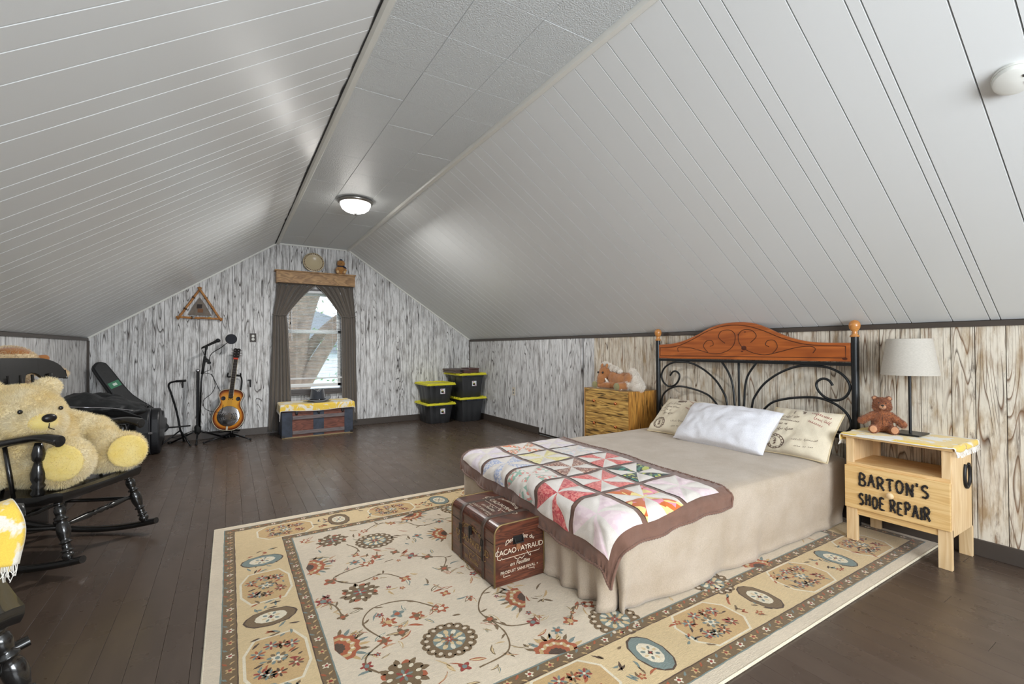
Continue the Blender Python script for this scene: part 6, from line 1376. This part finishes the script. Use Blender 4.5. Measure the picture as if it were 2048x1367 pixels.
# curtains
m_cur = clothmat('taupe_curtain', (104, 96, 88), 3, .05, 300, .8, .3, .15)
def curtain(label, xo_top, xi_top, tie, bot, sgn, zb):
    t = thing('curtain', label, 'curtain', (xo_top, YF - .08, 2.03), 0, None)
    def f(u, v):      # u 0 outer edge -> 1 inner edge, v 0 top -> 1 bottom
        z = 2.03 - (2.03 - zb) * v; zt_ = 1.60
        if z > zt_: k = (2.03 - z) / (2.03 - zt_); xo = xo_top + (tie[0] - xo_top) * k ** 1.2; xi = xi_top + (tie[1] - xi_top) * (k ** .82)
        else: k = (zt_ - z) / (zt_ - zb); e = k ** .55; xo = tie[0] + (bot[0] - tie[0]) * k; xi = tie[1] + (bot[1] - tie[1]) * e
        uu = u; x = xo + (xi - xo) * uu; tight = 1 - .5 * exp(-((z - zt_) / .12) ** 2)
        ph = u * 5.5 * 2 * pi; y = YF - .055 + (.020 * sin(ph) + .008 * sin(ph * 2.3 + z * 3)) * tight
        if z > zt_ and u > .5: y -= .015 * (u - .5) * 2
        return x + sgn * .004 * cos(ph), y, z
    obj('panel', MB().grid(f, 90, 60), m_cur, t, smooth=2, solid=.0025)
    e1 = MB().tube([f(1, i / 60) for i in range(61)], .004, 6); obj('hem', e1, mat('pale_curtain_edge', (150, 142, 134), .8), t, smooth=2)
    obj('rod_pocket', MB().grid(lambda u, v: (xo_top + (xi_top - xo_top) * u, YF - .062 - .016 * sin(pi * v) + .004 * sin(u * 50), 2.03 + .03 * v), 60, 6), m_cur, t, smooth=2)
    return f, t
f_, t_ = curtain('taupe curtain tied back on the left side of the far window', .545, 1.035, (.50, .665), (.440, .735), 1, .03)
obj('tieback', MB().tube([(.49, YF - .075, 1.615), (.58, YF - .095, 1.60), (.67, YF - .075, 1.61)], .010, 6, flat=.4), m_cur, t_)
f_, t_ = curtain('taupe curtain tied back on the right side of the far window', 1.552, 1.045, (1.585, 1.380), (1.618, 1.400), -1, .07)
obj('tieback', MB().tube([(1.59, YF - .075, 1.62), (1.48, YF - .095, 1.60), (1.375, YF - .075, 1.612)], .010, 6, flat=.4), m_cur, t_)
# wooden pelmet shelf
m_pel = wood('stained_knotty_pine', (168, 128, 84), (192, 154, 106), (96, 64, 36), (3.2, 2, 12), 8, .55, 2.2, .6)
pm = thing('shelf', 'rustic stained pine box shelf over the curtains of the far window', 'shelf', (1.04, 6.95, 2.04))
yf_ = YF - .135
obj('front_board', MB().box((.535, yf_, 2.045), (1.562, yf_ + .018, 2.20)), m_pel, pm, bev=.002)
for x0, x1 in ((.535, .553), (1.544, 1.562)): obj('end_board', MB().box((x0, yf_ + .019, 2.045), (x1, YF - .001, 2.20)), m_pel, pm, bev=.002)
obj('top_board', MB().box((.515, yf_ - .012, 2.201), (1.575, YF - .001, 2.217)), m_pel, pm, bev=.002)
# plate
pt = thing('plate', 'round cream plate with pierced rim standing on the shelf above the far window', 'plate', (1.01, 6.98, 2.218))
Mp = Matrix.Translation((1.01, YF - .058, 2.362)) @ Euler((R(90) - .18, 0, 0)).to_matrix().to_4x4() @ Matrix.Scale(1.13, 4)
m_cer = mat('cream_glazed_plate', (206, 190, 156), .3); m_rimp = mat('brown_rim_pattern', (96, 70, 52), .5); m_chn = mat('pale_blue_china', (176, 182, 192), .25)
obj('disc', MB().lathe([(.001, .004), (.088, .004), (.092, .010), (.122, .016), (.124, .012), (.09, .0), (.001, -.002)], 48, Mp), m_cer, pt, smooth=2)
rp_ = MB()
for i in range(32): a = 2 * pi * i / 32; rp_.box((-.0045, -.009, 0), (.0045, .009, .0022), M=Mp @ Matrix.Translation((.108 * cos(a), .108 * sin(a), .0135)) @ Euler((0, 0, a + .7)).to_matrix().to_4x4())
obj('rim_pattern', rp_, m_rimp, pt)
obj('plate_stand', MB().tube([(.93, YF - .10, 2.222), (.955, YF - .085, 2.235), (1.01, YF - .09, 2.226), (1.065, YF - .085, 2.235), (1.09, YF - .10, 2.222)], .008, 8), m_chn, pt, smooth=2)
sb_, Ps = teddy('teddy_bear', 'small honey teddy bear in blue cap and scarf on the shelf above the window', (1.375, 6.955, 2.217), -pi / 2 - .15, .225, ((172, 120, 62), (200, 148, 84), 30), 3000, .006, .0012, ((206, 170, 120), (216, 180, 132)), hscale=1.28)
m_blu = mat('navy_felt', (42, 52, 76), .9)
obj('cap', MB().ball(Ps(.04, 0, .93), (.085 * .225, .09 * .225, .06 * .225), 16, 8), m_blu, sb_, local=True, smooth=2)
obj('scarf', MB().tube([Ps(.15 * cos(a), .17 * sin(a), .54 - .02 * cos(a)) for a in [2 * pi * i / 16 for i in range(16)]], .010, 6, closed=True).tube([Ps(.14, .10, .52), Ps(.20, .24, .44), Ps(.15, .30, .36)], .011, 6), m_blu, sb_, local=True, smooth=2)
# antique trunk
m_navy = mat('worn_navy_canvas', (50, 58, 72), .6, nz=(16, .35), bmp=(60, .3)); m_redb = wood('worn_red_brown_panel', (112, 64, 50), (136, 82, 64), (66, 34, 28), (3, 3, 14), 8, .6, 0, .6)
m_slatw = wood('grey_worn_trunk_slat', (104, 96, 100), (126, 114, 110), (66, 54, 52), (3, 3, 20), 7, .6)
tk = thing('trunk', 'antique navy and red brown travel trunk under the far window', 'trunk', (1.0, 6.72, 0))
TX0, TX1, TY0, TY1, TH = .572, 1.432, 6.50, 6.95, .425
obj('body', MB().box((TX0, TY0, .008), (TX1, TY1, .335)), m_redb, tk, bev=.004)
ld = obj('lid', MB().box((TX0 - .004, TY0 - .004, .339), (TX1 + .004, TY1 + .004, TH)), m_redb, tk, bev=.010)
for x0, x1 in ((TX0 - .003, TX0 + .115), ((TX0 + TX1) / 2 - .065, (TX0 + TX1) / 2 + .065), (TX1 - .105, TX1 + .003)): obj('canvas_panel', MB().box((x0, TY0 - .006, .01), (x1, TY0 - .0005, .333)), m_navy, tk, bev=.001)
obj('lid_band', MB().box((TX0 - .008, TY0 - .009, .342), (TX1 + .008, TY0 - .0045, .378)), m_navy, ld, bev=.001)
obj('side_canvas', MB().box((TX0 - .006, TY0, .01), (TX0 - .0005, TY1, .333)), m_navy, tk); obj('side_canvas', MB().box((TX1 + .0005, TY0, .01), (TX1 + .006, TY1, .333)), m_navy, tk)
for z in (.235, .045): obj('slat', MB().box((TX0 + .116, TY0 - .018, z), (TX1 - .106, TY0 - .007, z + .045)), m_slatw, tk, bev=.003)
obj('bottom_strip', MB().box((TX0 - .006, TY0 - .010, .001), (TX1 + .006, TY0 - .001, .014)), mat('tan_edge', (150, 130, 96), .7), tk)
for x in (TX0 + .165, (TX0 + TX1) / 2, TX1 - .13): obj('hasp', MB().box((x - .016, TY0 - .020, .300), (x + .016, TY0 - .009, .372), ch=.003).ball((x, TY0 - .022, .305), (.012, .008, .012), 10, 6), m_iron, tk)
obj('corner_cap', MB().box((TX0 - .008, TY0 - .010, .008), (TX0 + .03, TY0 - .0065, .04)).box((TX1 - .03, TY0 - .010, .008), (TX1 + .008, TY0 - .0065, .04)), m_iron, tk)
tt = thing('towel', 'yellow and white patterned towel spread over the antique trunk', 'towel', (1.0, 6.7, TH))
def tf(u, v):
    x = TX0 - .115 + u * (TX1 - TX0 + .19); y = TY0 - .105 + v * (TY1 - TY0 + .08); z = TH + .004; d0 = (TX0 - .012) - x; d1 = x - (TX1 + .012); dy = (TY0 - .012) - y
    if d0 > 0: o, q = drape(d0, .015); z -= q; x = TX0 - .012 - o
    if d1 > 0: o, q = drape(d1, .015); z -= q; x = TX1 + .012 + o
    if dy > 0: o, q = drape(dy, .015); z -= q * (1 - .1 * sin(u * 9)); y = TY0 - .012 - o
    return x, y + .004 * sin(u * 14) * (dy > 0), z + .003 * fbm(u * 5, v * 5)
obj('cloth', MB().grid(tf, 70, 40), m_tow, tt, smooth=2, solid=.003)
hm = MB().tube([tf(i / 70, 0) for i in range(71)], .003, 5); obj('hem', hm, m_frg, tt, smooth=2)
fb = MB()
for u in (0, 1):
    for i in range(50): p = V(tf(u, (i + .5) / 50)); fb.tube([p, p + V((rnd.uniform(-.004, .004), rnd.uniform(-.004, .004), -.03))], .0018, 4)
tag(obj('fringe', fb, m_frg, tt), None, None, kind='stuff')
# cowboy hat
ht = thing('cowboy_hat', 'black cowboy hat with creased crown resting on the trunk towel', 'hat', (1.02, 6.70, TH + .01))
m_felt = mat('black_felt', (40, 45, 54), .75, sheen=.5, nz=(30, .2))
def brim(u, v):
    a = 2 * pi * u; r = .092 + .092 * v; rx, ry = r * 1.03, r * 1.04; k = abs(cos(a)) ** 2.0; return rx * cos(a) * (1 - .10 * v * k), ry * sin(a), .018 + .042 * (v ** 1.7) * k - .012 * v * abs(sin(a))
obj('brim', MB().grid(brim, 64, 10, closeu=True), m_felt, ht, local=True, smooth=2, solid=.004)
def crown(u, v):
    a = 2 * pi * u; r = .100 * (1 - .24 * v) if v < .8 else .100 * .81 * (1 - (v - .8) / .2); h = .018 + .150 * min(1, v / .8) ** .9
    x, y = r * cos(a) * .96, r * sin(a) * 1.12; h -= .045 * exp(-(x / .026) ** 2) * (1 if v > .7 else 0) ; h -= .018 * max(0, -sin(a)) * min(1, v); x *= 1 - .30 * max(0, -sin(a)) * v
    return x, y, h
obj('crown', MB().grid(crown, 48, 15, closeu=True), m_felt, ht, local=True, smooth=2)
obj('hat_band', MB().tube([(.0995 * cos(a) * .96, .0995 * sin(a) * 1.12, .028) for a in [2 * pi * i / 40 for i in range(40)]], .006, 6, closed=True), m_iron, ht, local=True, smooth=2)
obj('concho', MB().ball((.005, -.1145, .030), (.008, .004, .008), 12, 8), m_chr, ht, local=True, smooth=2)
